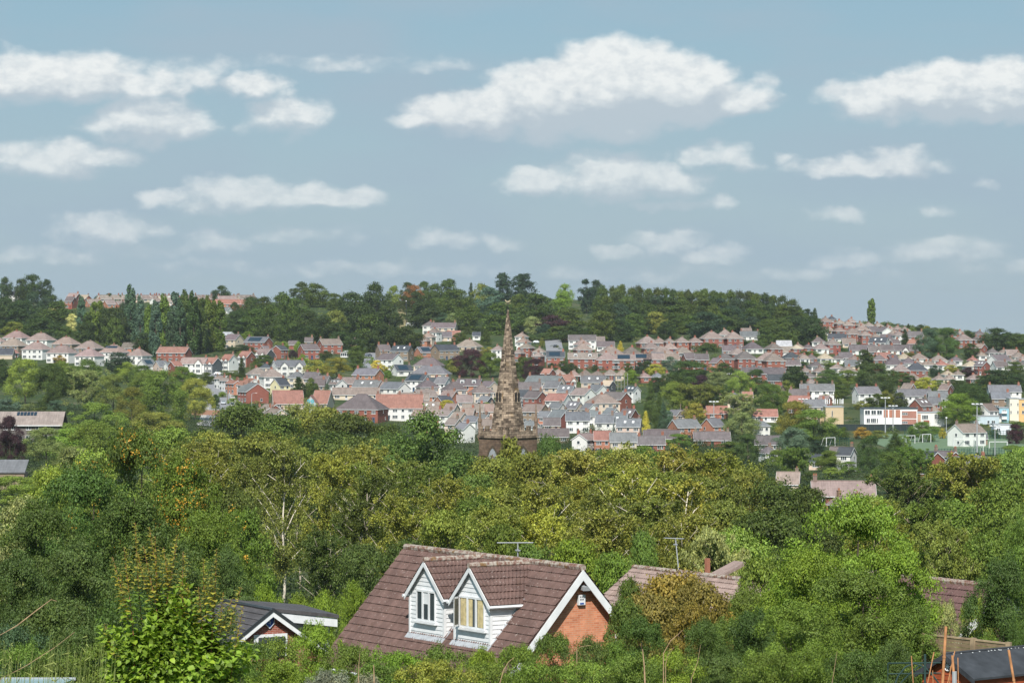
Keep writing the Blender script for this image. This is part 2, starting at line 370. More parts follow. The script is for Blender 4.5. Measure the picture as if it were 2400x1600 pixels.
# far: a few thousand leaf clusters; mid: tens of thousands; near: leaf sized
def f_round(rng, ncl, nlf, leaf, **k):
    V, C, r = crown_round(rng, ncl, nlf, leaf, **k); return V, C, None
proto('round_far', lambda r: f_round(r, 66, 8200, .043, z0=-.22, rx=.46, rc=(.11, .18)), 5)
proto('tall_far', lambda r: f_round(r, 66, 8200, .037, z0=-.12, rx=.28, rc=(.08, .135)), 3)
proto('round_mid', lambda r: f_round(r, 46, 27000, .0205, z0=-.12, rx=.44, rc=(.085, .175), inner=.12), 4)
proto('dome_mid', lambda r: f_round(r, 90, 30000, .0185, z0=.02, rx=.46, rc=(.06, .12), egg=.12), 2)
def f_poplar(rng, nlf, leaf):
    ncl = 60; z = rng.uniform(.06, .97, ncl); rr = .085 * np.sin(np.pi * np.clip(z * .93 + .06, 0, 1)) ** .55
    a = rng.uniform(0, 6.28, ncl); C = np.stack([np.cos(a) * rr * .6, np.sin(a) * rr * .6, z], axis=1)
    r = rng.uniform(.028, .05, ncl) * (1.25 - .5 * z); k = rng.integers(0, ncl, nlf)
    dd = unit(sph(rng, nlf) + unit(C[k] * np.array([1, 1, 0]) + 1e-6) * .5)
    P = C[k] + dd * (r[k] * rng.uniform(.6, 1.1, nlf))[:, None] * np.array([1, 1, 2.4])
    return leaf_quads(P, dd + rng.normal(size=(nlf, 3)) * .5, leaf, rng, .6, np.array([0, 0, 1.0])), C, None
proto('umbrella', lambda r: f_round(r, 60, 14000, .026, z0=.32, rx=.5, rc=(.08, .14), lowcut=-.4), 2)
proto('poplar', lambda r: f_poplar(r, 6500, .028), 4)
def f_conifer(rng, nlf, leaf, w=.2, droop=.35):
    nb = 150; z = rng.uniform(.03, .97, nb) ** 1.0; a = rng.uniform(0, 6.28, nb); ln = w * (1 - z) ** .8 * rng.uniform(.75, 1.1, nb) + .012
    k = rng.choice(nb, nlf, p=(ln / ln.sum())); s = rng.uniform(.15, 1.0, nlf) ** .7
    base = np.stack([np.cos(a) * ln, np.sin(a) * ln, -droop * ln], axis=1)
    P = base[k] * s[:, None] + np.stack([0 * z, 0 * z, z], axis=1)[k] + rng.normal(size=(nlf, 3)) * (.014 + .02 * (1 - z[k]))[:, None]
    N = unit(base)[k] * .6 + np.array([0, 0, .7]) + rng.normal(size=(nlf, 3)) * .5
    C = np.stack([base[:, 0], base[:, 1], z + base[:, 2]], axis=1)
    return leaf_quads(P, N, leaf, rng, .5), C[:40], None
proto('conifer', lambda r: f_conifer(r, 7000, .03), 3)
proto('conifer_mid', lambda r: f_conifer(r, 26000, .017, .23, .25), 2)
def f_birch(rng, nlf, leaf, w=.2, dense=1.0, trunkr=.0075):
    """slender limbs, leaves hanging in strands"""
    mb = MB(); tips = []
    tp = [Vector((math.sin(k * 1.3 + w * 30) * .012, math.cos(k * 1.1) * .01, -.03 + k * .12)) for k in range(9)]
    mb.tube(tp, [trunkr * (1 - .1 * k) for k in range(9)], 6)
    limbs = []
    for i in range(34):
        q = rng.uniform(1.6, 7.8); j = int(q); s = tp[j].lerp(tp[j + 1], q - j); a = rng.uniform(0, 6.28)
        h = s.z; ln = w * (1.15 - .75 * abs(h - .42) / .6) * rng.uniform(.7, 1.15)
        e = s + Vector((math.cos(a) * ln, math.sin(a) * ln, ln * rng.uniform(.7, 1.5))); e.z = min(e.z, .99)
        mid = s.lerp(e, .5) + Vector((0, 0, .01)) - Vector((math.cos(a), math.sin(a), 0)) * .01
        mb.tube([s, mid, e], [trunkr * .45, trunkr * .3, trunkr * .1], 4); limbs.append((s, mid, e))
        for _ in range(9):
            f = rng.uniform(.25, 1.05); b = s.lerp(mid, f * 2) if f < .5 else mid.lerp(e, f * 2 - 1)
            off = Vector(rng.normal(size=3)) * (.035 * w / .2); off.z = abs(off.z) * .8
            tips.append(tuple(b + off))
            if rng.uniform() < .3: mb.tube([b, b + off], [trunkr * .14, trunkr * .05], 3)
    tips.append((0, 0, .99)); T = np.array(tips); n = len(T)
    drop = rng.uniform(.03, .12, n) * (1.2 - T[:, 2]) * 1.3
    k = rng.integers(0, n, nlf); s = rng.uniform(0, 1, nlf) ** .8
    sway = rng.normal(size=(n, 2)) * .015
    P = T[k].copy(); P[:, 2] -= drop[k] * s; P[:, :2] += sway[k] * s[:, None]
    P += rng.normal(size=(nlf, 3)) * (.012 * (.5 + s))[:, None]
    N = sph(rng, nlf) + unit(P * np.array([1, 1, 0]) + 1e-6) * .4 + np.array([0, 0, .35])
    return leaf_quads(P, N, leaf, rng, .7, np.array([0, 0, -1.0])), T[:20], mb.mesh('trunk_birch', ['bark'], True)
proto('birch', lambda r: f_birch(r, 25000, .0132, .22, 1, .009), 4)
proto('birch_slim', lambda r: f_birch(r, 19000, .0125, .17, 1, .008), 3)
proto('birch_bare', lambda r: f_birch(r, 19000, .0135, .2, 1, .012), 3)
proto('willow', lambda r: f_birch(r, 40000, .016, .30), 2)
proto('near_tree', lambda r: f_round(r, 120, 80000, .0125, z0=-.08, rx=.44, rc=(.055, .11), inner=.22), 3)
proto('shrub', lambda r: f_round(r, 60, 16000, .032, z0=-.25, rx=.62, rc=(.10, .19), inner=.3), 3)
proto('shrub_near', lambda r: f_round(r, 130, 42000, .02, z0=-.1, rx=.62, rc=(.07, .14), inner=.3), 3)
PW_ = {'round_far': .80, 'tall_far': .50, 'umbrella': .95, 'round_mid': .82, 'dome_mid': .90, 'poplar': .17, 'conifer': .40, 'conifer_mid': .46, 'birch': .50, 'birch_slim': .40, 'birch_bare': .46, 'willow': .62,
       'near_tree': .82, 'shrub': 1.15, 'shrub_near': 1.15}
TC = dict(dk=(.082, .135, .032), dk2=(.05, .10, .04), md=(.132, .200, .036), lt=(.20, .29, .050), br=(.175, .265, .034), ol=(.195, .225, .045), od=(.095, .135, .030), oy=(.28, .285, .055),
          pale=(.27, .32, .12), ye=(.60, .50, .08), yo=(.42, .40, .06), py=(.58, .58, .24), pu=(.060, .026, .036), ru=(.28, .13, .045), bl=(.11, .18, .115), bd=(.070, .125, .065), au=(.40, .26, .05))
TC.update(hz=(.22, .185, .045), gy=(.22, .25, .17))
TD = dict(hz='rust tinged green', gy='grey green', dk='dark green', dk2='very dark', md='mid green', lt='light green', br='bright green', ol='olive', od='dark olive', oy='yellowish olive', pale='pale green', ye='golden yellow', yo='yellow green',
          py='cream yellow', pu='copper purple', ru='rust orange', bl='blue green', bd='dusky green', au='autumn gold')
FORM = {'round_far': 'broadleaf tree', 'tall_far': 'upright broadleaf tree', 'umbrella': 'umbrella crowned tree', 'round_mid': 'rounded tree', 'dome_mid': 'domed tree', 'poplar': 'columnar poplar', 'conifer': 'pointed conifer', 'conifer_mid': 'pointed conifer',
        'birch': 'silver birch', 'birch_slim': 'slender silver birch', 'birch_bare': 'open silver birch with pale limbs', 'willow': 'drooping tree', 'near_tree': 'dense tree', 'shrub': 'bush', 'shrub_near': 'leafy bush'}
BARK = {'birch': (.50, .44, .36), 'birch_slim': (.52, .46, .38), 'birch_bare': (.66, .60, .50), 'willow': (.3, .25, .18)}
rnd = random.Random(5); WOOD = [False]
def tree(key, loc, h, w, col, name=None, label=None, group=None, bark=None, depth=None):
    me, tm_ = rnd.choice(PROTO[key])
    c = TC[col] if isinstance(col, str) else col
    j = lambda s: 1 + rnd.uniform(-s, s)
    k = j(.24 if key in ('birch', 'round_mid', 'birch_slim', 'dome_mid') else .16); c = (c[0] * k * j(.10), c[1] * k, c[2] * k * j(.15))
    if key in ('round_far', 'tall_far', 'conifer') and col in ('dk', 'bd', 'md', 'od', 'dk2'): c = tuple(v * .62 for v in c)     # far broadleaf and conifer crowns in these greens are darkened
    isb = key.startswith('shrub')
    if not name and not isb:
        if col == 'pu': name = 'copper_beech_tree'
        elif key == 'willow': name = 'weeping_tree'
        elif WOOD[0] and key in ('round_far', 'tall_far'): name = 'woodland_tree'
        elif key in ('round_far', 'tall_far', 'round_mid') and h < 10.5: name = 'garden_tree'
    nm = name or ('bush' if isb else {'poplar': 'poplar_tree', 'conifer': 'conifer_tree', 'conifer_mid': 'conifer_tree', 'birch': 'birch_tree', 'birch_slim': 'birch_tree', 'birch_bare': 'birch_tree'}.get(key, 'broadleaf_tree'))
    r = empty(nm, loc, rnd.uniform(0, 6.28) if (depth is None) else 0.0)
    sw = w / PW_[key]
    s = (sw, depth / PW_[key] if depth else sw, h)
    link_mesh('foliage' if isb else 'crown', me, r, scale=s, color=c)
    if not isb or True: link_mesh('trunk', tm_, r, scale=s, color=bark or BARK.get(key, (.10, .08, .06)))
    d = (TD[col] if isinstance(col, str) else '') + ' ' + FORM[key]
    small = '' if key.startswith('shrub') else ('tall ' if h > 17 else ('small ' if h < 7 else ''))
    THINGS.append((r, label, small + d, 'bush' if isb else 'tree', group, h * .6))
    return r
KEYS = dict(r='round_far', t='tall_far', p='poplar', c='conifer', b='birch', m='round_mid', s='shrub', w='willow', C='conifer_mid', d='dome_mid', B='birch_slim', L='birch_bare', n='near_tree', U='umbrella', S='shrub_near')
CROP = dict(A=(0, 600), B=(480, 600), C=(900, 600), D=(1300, 600), E=(1800, 600), G=(480, 820), H=(1000, 820), I=(1400, 850), J=(1800, 850), K=(0, 800))
def rows(txt):
    cr = None
    for ln in txt.strip().splitlines():
        for it in ln.split(';'):
            it = it.split()
            if not it or it[0].startswith('#'): continue
            if len(it) == 1 and it[0] in CROP: cr = CROP[it[0]]; continue
            yield cr, it
def tree_table(txt):
    """x  ytop  ybase  width  form  colour   (photograph pixels magnified 3.92 within a crop): the tree stands where the ground is seen at its base"""
    for (ox, oy), it in rows(txt):
        x, yt, yb, w = map(float, it[:4]); px = ox + x / 3.92; pt = oy + yt / 3.92; pb = oy + yb / 3.92
        Y = locate(px, pb); p = onground(px, Y)
        ztop = (HOR - pt) / F * Y; h = max(1.2, ztop - p.z)
        tree(KEYS[it[4]], p, h * 1.02, w / 3.92 / F * Y, it[5])
def tree_at(txt):
    """px  ytop  distance  width px  form  colour"""
    for ln in txt.strip().splitlines():
        for it in ln.split(';'):
            it = it.split()
            if not it or it[0].startswith('#'): continue
            px, pt, Y, w = map(float, it[:4]); p = onground(px, Y); ztop = (HOR - pt) / F * Y
            tree(KEYS[it[4]], p, max(1.0, ztop - p.z), w / F * Y, it[5])
# ------------------------------------------------------------ houses
RC = dict(p=(.265, .20, .180), g=(.155, .160, .172), d=(.065, .072, .085), r=(.29, .15, .12), b=(.175, .143, .13), m=(.14, .118, .122), y=(.40, .33, .25), q=(.235, .19, .17), w=(.36, .37, .39))
RD = dict(p='pinkish tile roof', g='grey slate roof', d='dark slate roof', r='red tile roof', b='brown roof', m='mauve grey roof', y='cream tile roof', q='beige tile roof', w='pale flat roof')
WC = dict(w=(.72, .72, .70), r=(.26, .10, .075), o=(.42, .19, .125), c=(.60, .50, .41), s=(.26, .20, .15), y=(.74, .66, .42), n=(.10, .11, .12))
WD = dict(w='white', r='red brick', o='orange brick', c='beige', s='brown stone', y='yellow', n='dark clad')
_winc = {}
def win_mesh(w, h, n):
    k = (w, h, n)
    if k not in _winc:
        b = MB(); b.box(-w / 2, w / 2, -.05, .03, 0, h, 0); s = w / n
        for i in range(n): b.box(-w / 2 + i * s + .07, -w / 2 + (i + 1) * s - .05, -.058, 0, .08, h - .08, 1)
        b.box(-w / 2 - .08, w / 2 + .08, -.12, 0.02, -.07, 0.0, 0)
        _winc[k] = b.mesh('window', ['white_paint', 'pane'])
    return _winc[k]
def door_mesh():
    if 'door' not in _winc:
        b = MB(); b.box(-.5, .5, -.05, .03, 0, 2.1, 0); b.box(-.36, .36, -.058, 0, 1.1, 1.9, 1); _winc['door'] = b.mesh('door', ['paint', 'pane'])
    return _winc['door']
DOORC = [(.5, .5, .5), (.3, .05, .04), (.05, .1, .2), (.6, .6, .62), (.05, .14, .08)]
def chimney(parent, x, y, z0, h=1.3, w=.95, d=.6, col=(.36, .14, .09), pots=2):
    b = MB(); b.box(-w / 2, w / 2, -d / 2, d / 2, 0, h, 0); b.box(-w / 2 - .06, w / 2 + .06, -d / 2 - .06, d / 2 + .06, h, h + .12, 0)
    for i in range(pots):
        px = (i + .5) / pots * w - w / 2; b.tube([(px, 0, h + .1), (px, 0, h + .55)], [.12, .1], 6, 1)
    c = b.build('chimney', ['brick', 'terracotta'], parent, color=col, loc=(x, y, z0))
    return c
def jit(c, s=.08):   # small variation from one building to the next
    k = 1 + rnd.uniform(-s, s); return tuple(min(.85, v * k * (1 + rnd.uniform(-s, s) * .35)) for v in c)
def house(loc, rot, L, Dp, hw, kind, wc, rc, flags='', name=None, label=None, rise=None, group=None):
    hip = kind in 'hk'; th = R(rot)
    o = empty(name or ('bungalow' if kind in 'bk' else 'house'), loc, th)
    R_ = rise if rise else (Dp / 2) * (.66 if not hip else .80)
    e = .35; bot = -3.0; x0, x1, y0, y1 = -L / 2, L / 2, -Dp / 2, Dp / 2
    w = MB(); t_ = hw - .2
    for (a, b2) in (((x0, y0), (x1, y0)), ((x1, y0), (x1, y1)), ((x1, y1), (x0, y1)), ((x0, y1), (x0, y0))):
        w.quad([(a[0], a[1], bot), (b2[0], b2[1], bot), (b2[0], b2[1], t_), (a[0], a[1], t_)])
    if not hip:
        w.quad([(x1, y0, t_), (x1, y1, t_), (x1, 0, t_ + R_)]); w.quad([(x0, y1, t_), (x0, y0, t_), (x0, 0, t_ + R_)])
    wcol = jit(WC.get(wc, WC['c']), .04 if wc == 'w' else .1)
    w.build('wall', ['render' if wc in 'wcyn' else 'brick'], o, color=wcol)
    if wc in 'ros' and 'W' in flags:                  # white rendered upper storey band
        pass
    rb = MB(); sl = R_ / (Dp / 2)
    if not hip:
        za = hw + R_; ze = hw - e * sl; ya = Dp / 2 + e; ex = .25
        for s_ in (-1, 1):
            P = [(x0 - ex, s_ * ya, ze), (x1 + ex, s_ * ya, ze), (x1 + ex, 0, za), (x0 - ex, 0, za)]
            if s_ > 0: P = [P[1], P[0], P[3], P[2]]
            Q = [(a, b3, c - .16) for a, b3, c in P]
            rb.hexa(Q + P)
        rb.tube([(x0 - ex, 0, za + .02), (x1 + ex, 0, za + .02)], .13, 6)
    else:
        ze = hw; za = hw + R_; hx = max(.15, L / 2 - Dp / 2 * .92); X0, X1, Y0, Y1 = x0 - e, x1 + e, y0 - e, y1 + e
        for P in ([(X0, Y0, ze), (X1, Y0, ze), (hx, 0, za), (-hx, 0, za)], [(X1, Y1, ze), (X0, Y1, ze), (-hx, 0, za), (hx, 0, za)],
                  [(X1, Y0, ze), (X1, Y1, ze), (hx, 0, za)], [(X0, Y1, ze), (X0, Y0, ze), (-hx, 0, za)]): rb.quad(P)
        rb.quad([(X0, Y1, ze - .02), (X1, Y1, ze - .02), (X1, Y0, ze - .02), (X0, Y0, ze - .02)])
        for (sx_, sy_) in ((-1, -1), (1, -1), (1, 1), (-1, 1)): rb.tube([(sx_ * (L / 2 + e), sy_ * (Dp / 2 + e), ze + .03), (sx_ * hx, 0, za + .03)], .11, 5)
        rb.tube([(-hx, 0, za + .03), (hx, 0, za + .03)], .12, 5)
    rcol = jit(RC.get(rc, RC['g']), .12)
    roof = rb.build('roof', ['roof'], o, color=rcol)
    # white boards at eaves and verges
    fb = MB()
    if not hip:
        if wc != 's':
            for s_ in (-1, 1):
                xx = (x1 + ex + .002) if s_ > 0 else (x0 - ex - .042)
                for q in (-1, 1):
                    fb.hexa([(xx, q * ya, ze - .24), (xx + .04, q * ya, ze - .24), (xx + .04, 0, za - .30), (xx, 0, za - .30), (xx, q * ya, ze - .02), (xx + .04, q * ya, ze - .02), (xx + .04, 0, za - .06), (xx, 0, za - .06)])
        for q in (-1, 1): fb.box(x0 - ex, x1 + ex, q * (ya + .03) - .03, q * (ya + .03) + .03, ze - .2, ze - .04)
    else:
        for q in (-1, 1):
            fb.box(X0 - .06, X1 + .06, q * (Y1 + .03) - .03, q * (Y1 + .03) + .03, ze - .16, ze - .005)
            fb.box(q * (X1 + .03) - .03, q * (X1 + .03) + .03, Y0, Y1, ze - .16, ze - .005)
    fb.build('fascia', ['white_paint'], o)
    # windows and doors
    two = hw > 4
    n = max(1, int(round(L / (3.1 if two else 3.6))))
    if 'x' not in flags:
        for k in range(n):
            xx = x0 + (k + .5) * L / n + rnd.uniform(-.15, .15)
            big = (k % 2 == 0)
            if two: link_mesh('window', win_mesh(1.7 if big else 1.0, 1.15, 3 if big else 1), o, (xx, y0, hw - 1.65))
            if k % 3 == 1 and 'D' not in flags: link_mesh('door', door_mesh(), o, (xx, y0, .02), color=rnd.choice(DOORC))
            else: link_mesh('window', win_mesh(2.0 if big else 1.2, 1.3, 3 if big else 2), o, (xx, y0, .95))
        vis = 1 if rot < 0 else -1
        if abs(rot) > 12:
            for zz in ((hw - 1.6, .95) if two else (.95,)):
                if rnd.random() < .65: link_mesh('window', win_mesh(1.0, 1.1, 1), o, (vis * L / 2, rnd.uniform(-.25, .25) * Dp, zz), rz=R(90 * vis))
    # chimneys
    nc = 0 if 'n' in flags else (1 if L < 9 or 'c' in flags else 2)
    if 'C' in flags: nc = 2
    ccol = jit(rnd.choice(((.30, .14, .10), (.26, .16, .12), (.33, .13, .09), (.22, .17, .14))), .15)
    if hip and nc: chimney(roof, rnd.choice((-.5, 0, .5)), 0, hw + R_ - .5, 1.05, .95, .6, ccol, pots=rnd.choice((0, 1, 2)))
    elif nc:
        xsn = [x1 - .6] if nc == 1 else [x0 + .6, x1 - .6]
        if L > 14: xsn += [0]
        for xx in xsn: chimney(roof, xx, rnd.choice((0, 0, .6)), hw + R_ - .7, rnd.uniform(1.35, 1.8), .85, .6, ccol, pots=rnd.choice((1, 2, 3)))
    def slope(x, yy): return (x, -yy, hw + R_ - yy * sl + .06)
    if 's' in flags:
        b = MB(); a0 = Vector(slope(-L * .35, Dp * .08)); a1 = Vector(slope(L * .25, Dp * .08)); a2 = Vector(slope(-L * .35, Dp * .42))
        b.obox(a2, a1 - a0, a0 - a2, (0, 0, .06)); b.build('solar_panel', ['solar'], o)
    if 'k' in flags:     # roof lights
        for xx in (-L * .2, L * .15):
            b = MB(); a0 = Vector(slope(xx, Dp * .16)); a2 = Vector(slope(xx, Dp * .30)); b.obox(a2, (.8, 0, 0), a0 - a2, (0, 0, .06)); b.build('skylight', ['white_paint'], o)
    if 'd' in flags or 'e' in flags:      # dormers
        for xx in ((0,) if 'd' in flags else (-L * .25, L * .25)):
            wd = min(L * .4, 4.0) if 'd' in flags else 1.7
            b = MB(); b.box(xx - wd / 2, xx + wd / 2, -Dp * .34, -.3, hw + R_ * .2, hw + R_ * .86, 0); b.box(xx - wd / 2 - .15, xx + wd / 2 + .15, -Dp * .34 - .15, -.25, hw + R_ * .86, hw + R_ * .86 + .12, 1)
            dm = b.build('dormer', ['white_paint', 'slate_dark'], o)
            link_mesh('window', win_mesh(round(wd * .7, 1), 1.0, 3 if wd > 2 else 2), dm, (xx, -Dp * .34, hw + R_ * .28))
    if 'G' in flags or 'H' in flags:      # front gables with bays
        for xx in ((L * .25, -L * .25) if 'H' in flags else (L * .28,)):
            gw = min(3.4, L * .3); gh = gw * .5; b = MB(); yf = y0 - .8
            b.box(xx - gw / 2, xx + gw / 2, yf, y0 + .01, bot, hw - .1, 0)
            b.quad([(xx - gw / 2, yf, hw - .1), (xx + gw / 2, yf, hw - .1), (xx, yf, hw + gh)])
            by = b.build('bay', ['render'], o, color=WC['w'])
            b = MB()
            for s_ in (-1, 1):
                P = [(xx + s_ * (gw / 2 + .3), yf - .25, hw - .35), (xx, yf - .25, hw + gh + .05), (xx, -Dp * .1, hw + gh + .05), (xx + s_ * (gw / 2 + .3), -Dp * .1, hw - .35)]
                if s_ < 0: P = P[::-1]
                b.hexa([(a, b4, c + .0) for a, b4, c in P] + [(a, b4, c + .15) for a, b4, c in P])
            b.build('bay_roof', ['roof'], by, color=rcol)
            for zz in (hw - 1.7, .9): link_mesh('window', win_mesh(1.9, 1.35, 3), by, (xx, yf, zz))
    if name is None or label is None:
        size = 'long ' if L > 17 else ''
        extra = ' with solar panels' if 's' in flags else (' with dormer' if ('d' in flags or 'e' in flags) else (' with skylights' if 'k' in flags else ''))
        form = 'hipped ' if hip else ''
        desc = size + WD.get(wc, 'beige') + ' ' + form + ('bungalow' if kind in 'bk' else 'house') + ' with ' + RD.get(rc, RD['g']).replace(' roof', '') + ' roof' + extra.replace(' with', ' and')
        THINGS.append((o, label, desc, 'house', group, hw * .8))
    else: THINGS.append((o, label, '', 'house', group, hw * .8))
    return o
def house_table(txt):
    """x  y of the eaves  apparent width  rotation  kind  wall roof  flags   (photograph pixels magnified 3.92 within a crop)"""
    for (ox, oy), it in rows(txt):
        x, ye, w, rot = map(float, it[:4]); kind, wc, rc = it[4:7]; fl = it[7] if len(it) > 7 else ''
        px = ox + x / 3.92; py = oy + ye / 3.92
        hw = 2.6 if kind in 'bk' else 5.1
        if 'T' in fl: hw += 1.6
        Y = locate(px, py, hw, 600.0)
        wm = w / 3.92 / F * Y; c, s = abs(math.cos(R(rot))), abs(math.sin(R(rot)))
        Dp = (15.0 if 'Z' in fl else 8.0) if kind in 'gb' else (14.0 if 'Z' in fl else 9.0)
        if s > .8: Dp = wm / s * .8; L = 9.0
        else:
            L = (wm - Dp * s) / c
            if L < 4.5: Dp = max(4.5, Dp * .75); L = max(4.2, (wm - Dp * s) / c)
        if L < Dp and kind in 'hk': Dp = max(5.0, min(Dp, L * 1.0))
        hl = 'f' in fl
        p = onground(px, Y + (Dp / 2))
        p.z = min(p.z, (HOR - py) / F * Y - hw) if abs(p.z - ((HOR - py) / F * Y - hw)) < 2.5 else p.z
        house(p, rot, L, Dp, hw, kind, wc, rc, fl)
house_table("""
A
95 352 190 30 g w d; 110 385 150 0 b r p; 215 388 110 10 b r p; 680 378 130 -20 g r p; 775 382 135 -30 b r y; 650 412 100 -15 g r m
1000 350 240 30 b c q f; 1195 345 200 30 b c q s; 1360 350 180 30 b c q; 1410 382 120 62 b c q; 1570 347 190 30 b c q; 1490 378 110 62 b c q; 1590 395 120 60 b w q
1870 347 200 30 b c q; 1735 362 120 40 b c q; 2100 368 220 28 b c q; 2265 365 190 28 b c q
860 432 170 28 b o q; 1005 440 130 28 b o q; 1105 440 110 30 b o q; 1430 412 110 45 b w q; 1570 420 190 10 b c q; 1850 402 110 50 b o q; 1935 385 100 45 b o q; 2080 402 190 20 b c q
2095 437 230 0 g o r n; 2290 438 150 0 g o r n; 2085 498 90 -30 b w g
155 752 250 -24 h w p; 378 772 268 -24 h w p; 610 810 262 -24 h s p; 825 848 262 -24 h s p; 1048 884 268 -24 h w p s; 1275 915 225 -24 h w p
122 824 260 -24 h s p; 340 858 268 -24 h w p; 572 890 284 -24 h w p; 822 920 262 -24 h w p; 0 787 90 -24 h w p; 1205 842 165 -10 b o b
60 900 130 0 b c d nx; 85 888 110 65 b w r n
1600 884 320 -18 g r r; 1350 1000 190 38 b w g sn; 1480 1012 160 30 b c g; 1558 1015 110 35 b w g; 1612 1005 130 35 g r r; 1790 985 265 -14 g w p G
B
75 985 165 -28 g n r H; 225 955 155 -28 g w r H; 385 925 160 -28 g r r H; 552 902 180 -28 g n q H
208 722 75 -55 g w w n; 265 765 175 -28 g c m; 490 788 265 -28 g r g s; 565 862 120 30 g r m; 690 856 150 52 g r d; 955 857 205 26 g r m; 1148 808 235 24 g r q C; 812 812 75 0 b r m nx
958 782 70 0 g s m; 1378 785 40 0 b o p n; 770 1010 325 22 g w g H
480 1086 215 20 h w q; 612 1110 245 20 h w q; 562 1025 100 0 h c d; 1640 862 150 18 g s m C; 1815 870 215 -20 g s d Ck; 1702 948 245 -38 g w m
2020 882 195 28 b o g s; 2208 862 265 32 g s d C; 2070 640 150 -20 h w m; 2200 655 240 -10 g c m; 2112 702 140 -30 h w b; 2055 745 150 -20 h c p; 2020 778 130 -20 h o q
1815 1052 205 22 b w d s; 1500 1088 290 -28 g o g; 2060 1005 280 -12 h c m C; 2082 1082 365 -12 h c g C; 1960 1142 240 -26 g w d s; 1500 1197 290 -18 g r g k; 1320 1170 200 0 b o q
1745 1215 290 -40 g w g; 1625 1200 150 -20 g c q; 850 1118 180 -10 h c g C; 990 1122 170 -15 g c m C; 1090 1155 150 -15 g c m; 1225 1172 165 -45 g w b e; 692 1182 188 34 g y d
1050 1188 110 0 g s m; 1225 1203 145 -22 b r m; 1390 1268 430 0 b c q n; 1445 1408 470 -14 h r m nZ
150 1122 60 -62 g w q; 200 1140 72 -62 g w q; 262 1165 80 -62 g o r; 330 1170 90 -62 g w r; 420 1182 190 -62 g w r
395 1222 130 -62 g r g; 445 1240 245 -62 g r g
600 1402 130 -60 g r q; 545 1430 130 -60 g r q; 655 1440 120 -60 g c q
1790 1392 430 0 g w r Z; 760 1352 320 8 b c r nZ; 1085 1352 190 -8 b c r nZ; 2020 1285 245 26 b o q; 2250 1295 190 -26 b o q; 1915 1318 290 0 g o q n; 2195 1345 200 32 b o d; 2065 1402 170 0 g c q k
C
400 1205 220 15 h c m; 645 1230 245 15 h c m; 895 1255 230 15 h c b; 540 1168 160 -20 g w g; 450 1160 130 -20 g w d; 785 1185 250 -12 g o m e; 965 1192 170 -38 g c m
850 730 70 0 b w d n; 780 832 250 -20 k c q; 1050 862 150 -20 h w q; 560 690 130 0 b w g n; 640 730 120 0 b o r n; 560 740 120 0 b c m n
1265 742 150 -25 h w q; 1285 792 160 -25 h w p; 1312 842 165 -25 h r q; 1240 892 110 -25 h r q; 1430 882 150 -20 h w q; 1420 920 120 -25 h r q; 1575 925 165 0 g r d s
1825 938 265 0 g r q e; 2050 952 190 0 h r q; 2210 952 190 0 g r q s; 1820 770 250 0 g w m n; 1820 815 170 20 h w p; 1825 860 180 12 h r q; 2035 830 160 0 b w m n; 1985 785 80 0 b w q n
2080 897 235 12 h c q; 2270 897 190 12 h r b; 1740 1102 125 0 k r p; 1850 1098 130 0 k r b; 1960 1096 140 40 k r b; 2080 1092 130 0 k r q; 2190 1095 130 0 k c q
1660 1145 215 24 g r r G; 1510 1075 100 -30 g r r; 1600 1080 110 20 k c p; 1480 1155 370 -24 g c g C; 1330 1218 225 0 g o m C; 1560 1205 200 -24 g c g; 1390 1300 225 -34 g r m; 1300 1290 120 0 g n d
1600 1325 255 -26 g w r; 1680 1245 190 -20 g w g k; 1830 1272 245 -40 g w q; 1960 1240 220 -42 g w g; 1920 1155 220 0 g c g k; 2060 1185 120 -30 g n y n
2130 1310 290 -36 g r m; 2010 1352 315 20 h c q; 1392 1425 270 -30 g s q; 1480 1474 110 -26 g o g; 1615 1478 225 -34 g r g; 1590 1392 160 -28 g w g; 1750 1398 190 -28 g c g k; 1885 1402 150 -45 g w g
1780 1505 215 0 g w g; 1920 1465 130 -20 g w g; 2090 1445 150 -38 g w g; 2095 1525 260 0 g w g k; 2250 1470 190 -25 g r m k; 1200 1200 90 0 g c m
H
1380 635 200 0 g w g; 1640 665 190 -8 g w g; 1860 700 240 -8 g c g k; 1760 645 200 -8 g w g; 1460 818 170 62 g w q; 1612 822 150 0 g o r n; 1805 838 240 0 g c g n
1160 792 290 0 b s m n; 2060 862 250 0 b r m; 2130 800 200 0 b c m n; 960 700 120 -30 b w g n; 1150 690 150 0 b c m n
195 598 120 -36 g w q; 300 622 150 -30 g c q; 420 655 160 -20 g w g; 520 640 120 -36 g w g; 350 722 150 -42 g w g; 540 705 130 0 g o q; 425 560 190 0 g c q; 90 590 130 -20 g o q; 250 680 110 -30 g c q; 560 560 110 0 g c p
442 520 110 -76 g y q n; 350 475 140 0 g c q; 545 470 110 -30 g n g; 460 560 120 0 g c q; 380 600 150 -10 g o q; 600 670 90 0 g c p; 20 640 150 -20 g o p; -60 600 160 -20 g w p; 230 540 130 -20 g c q
""")
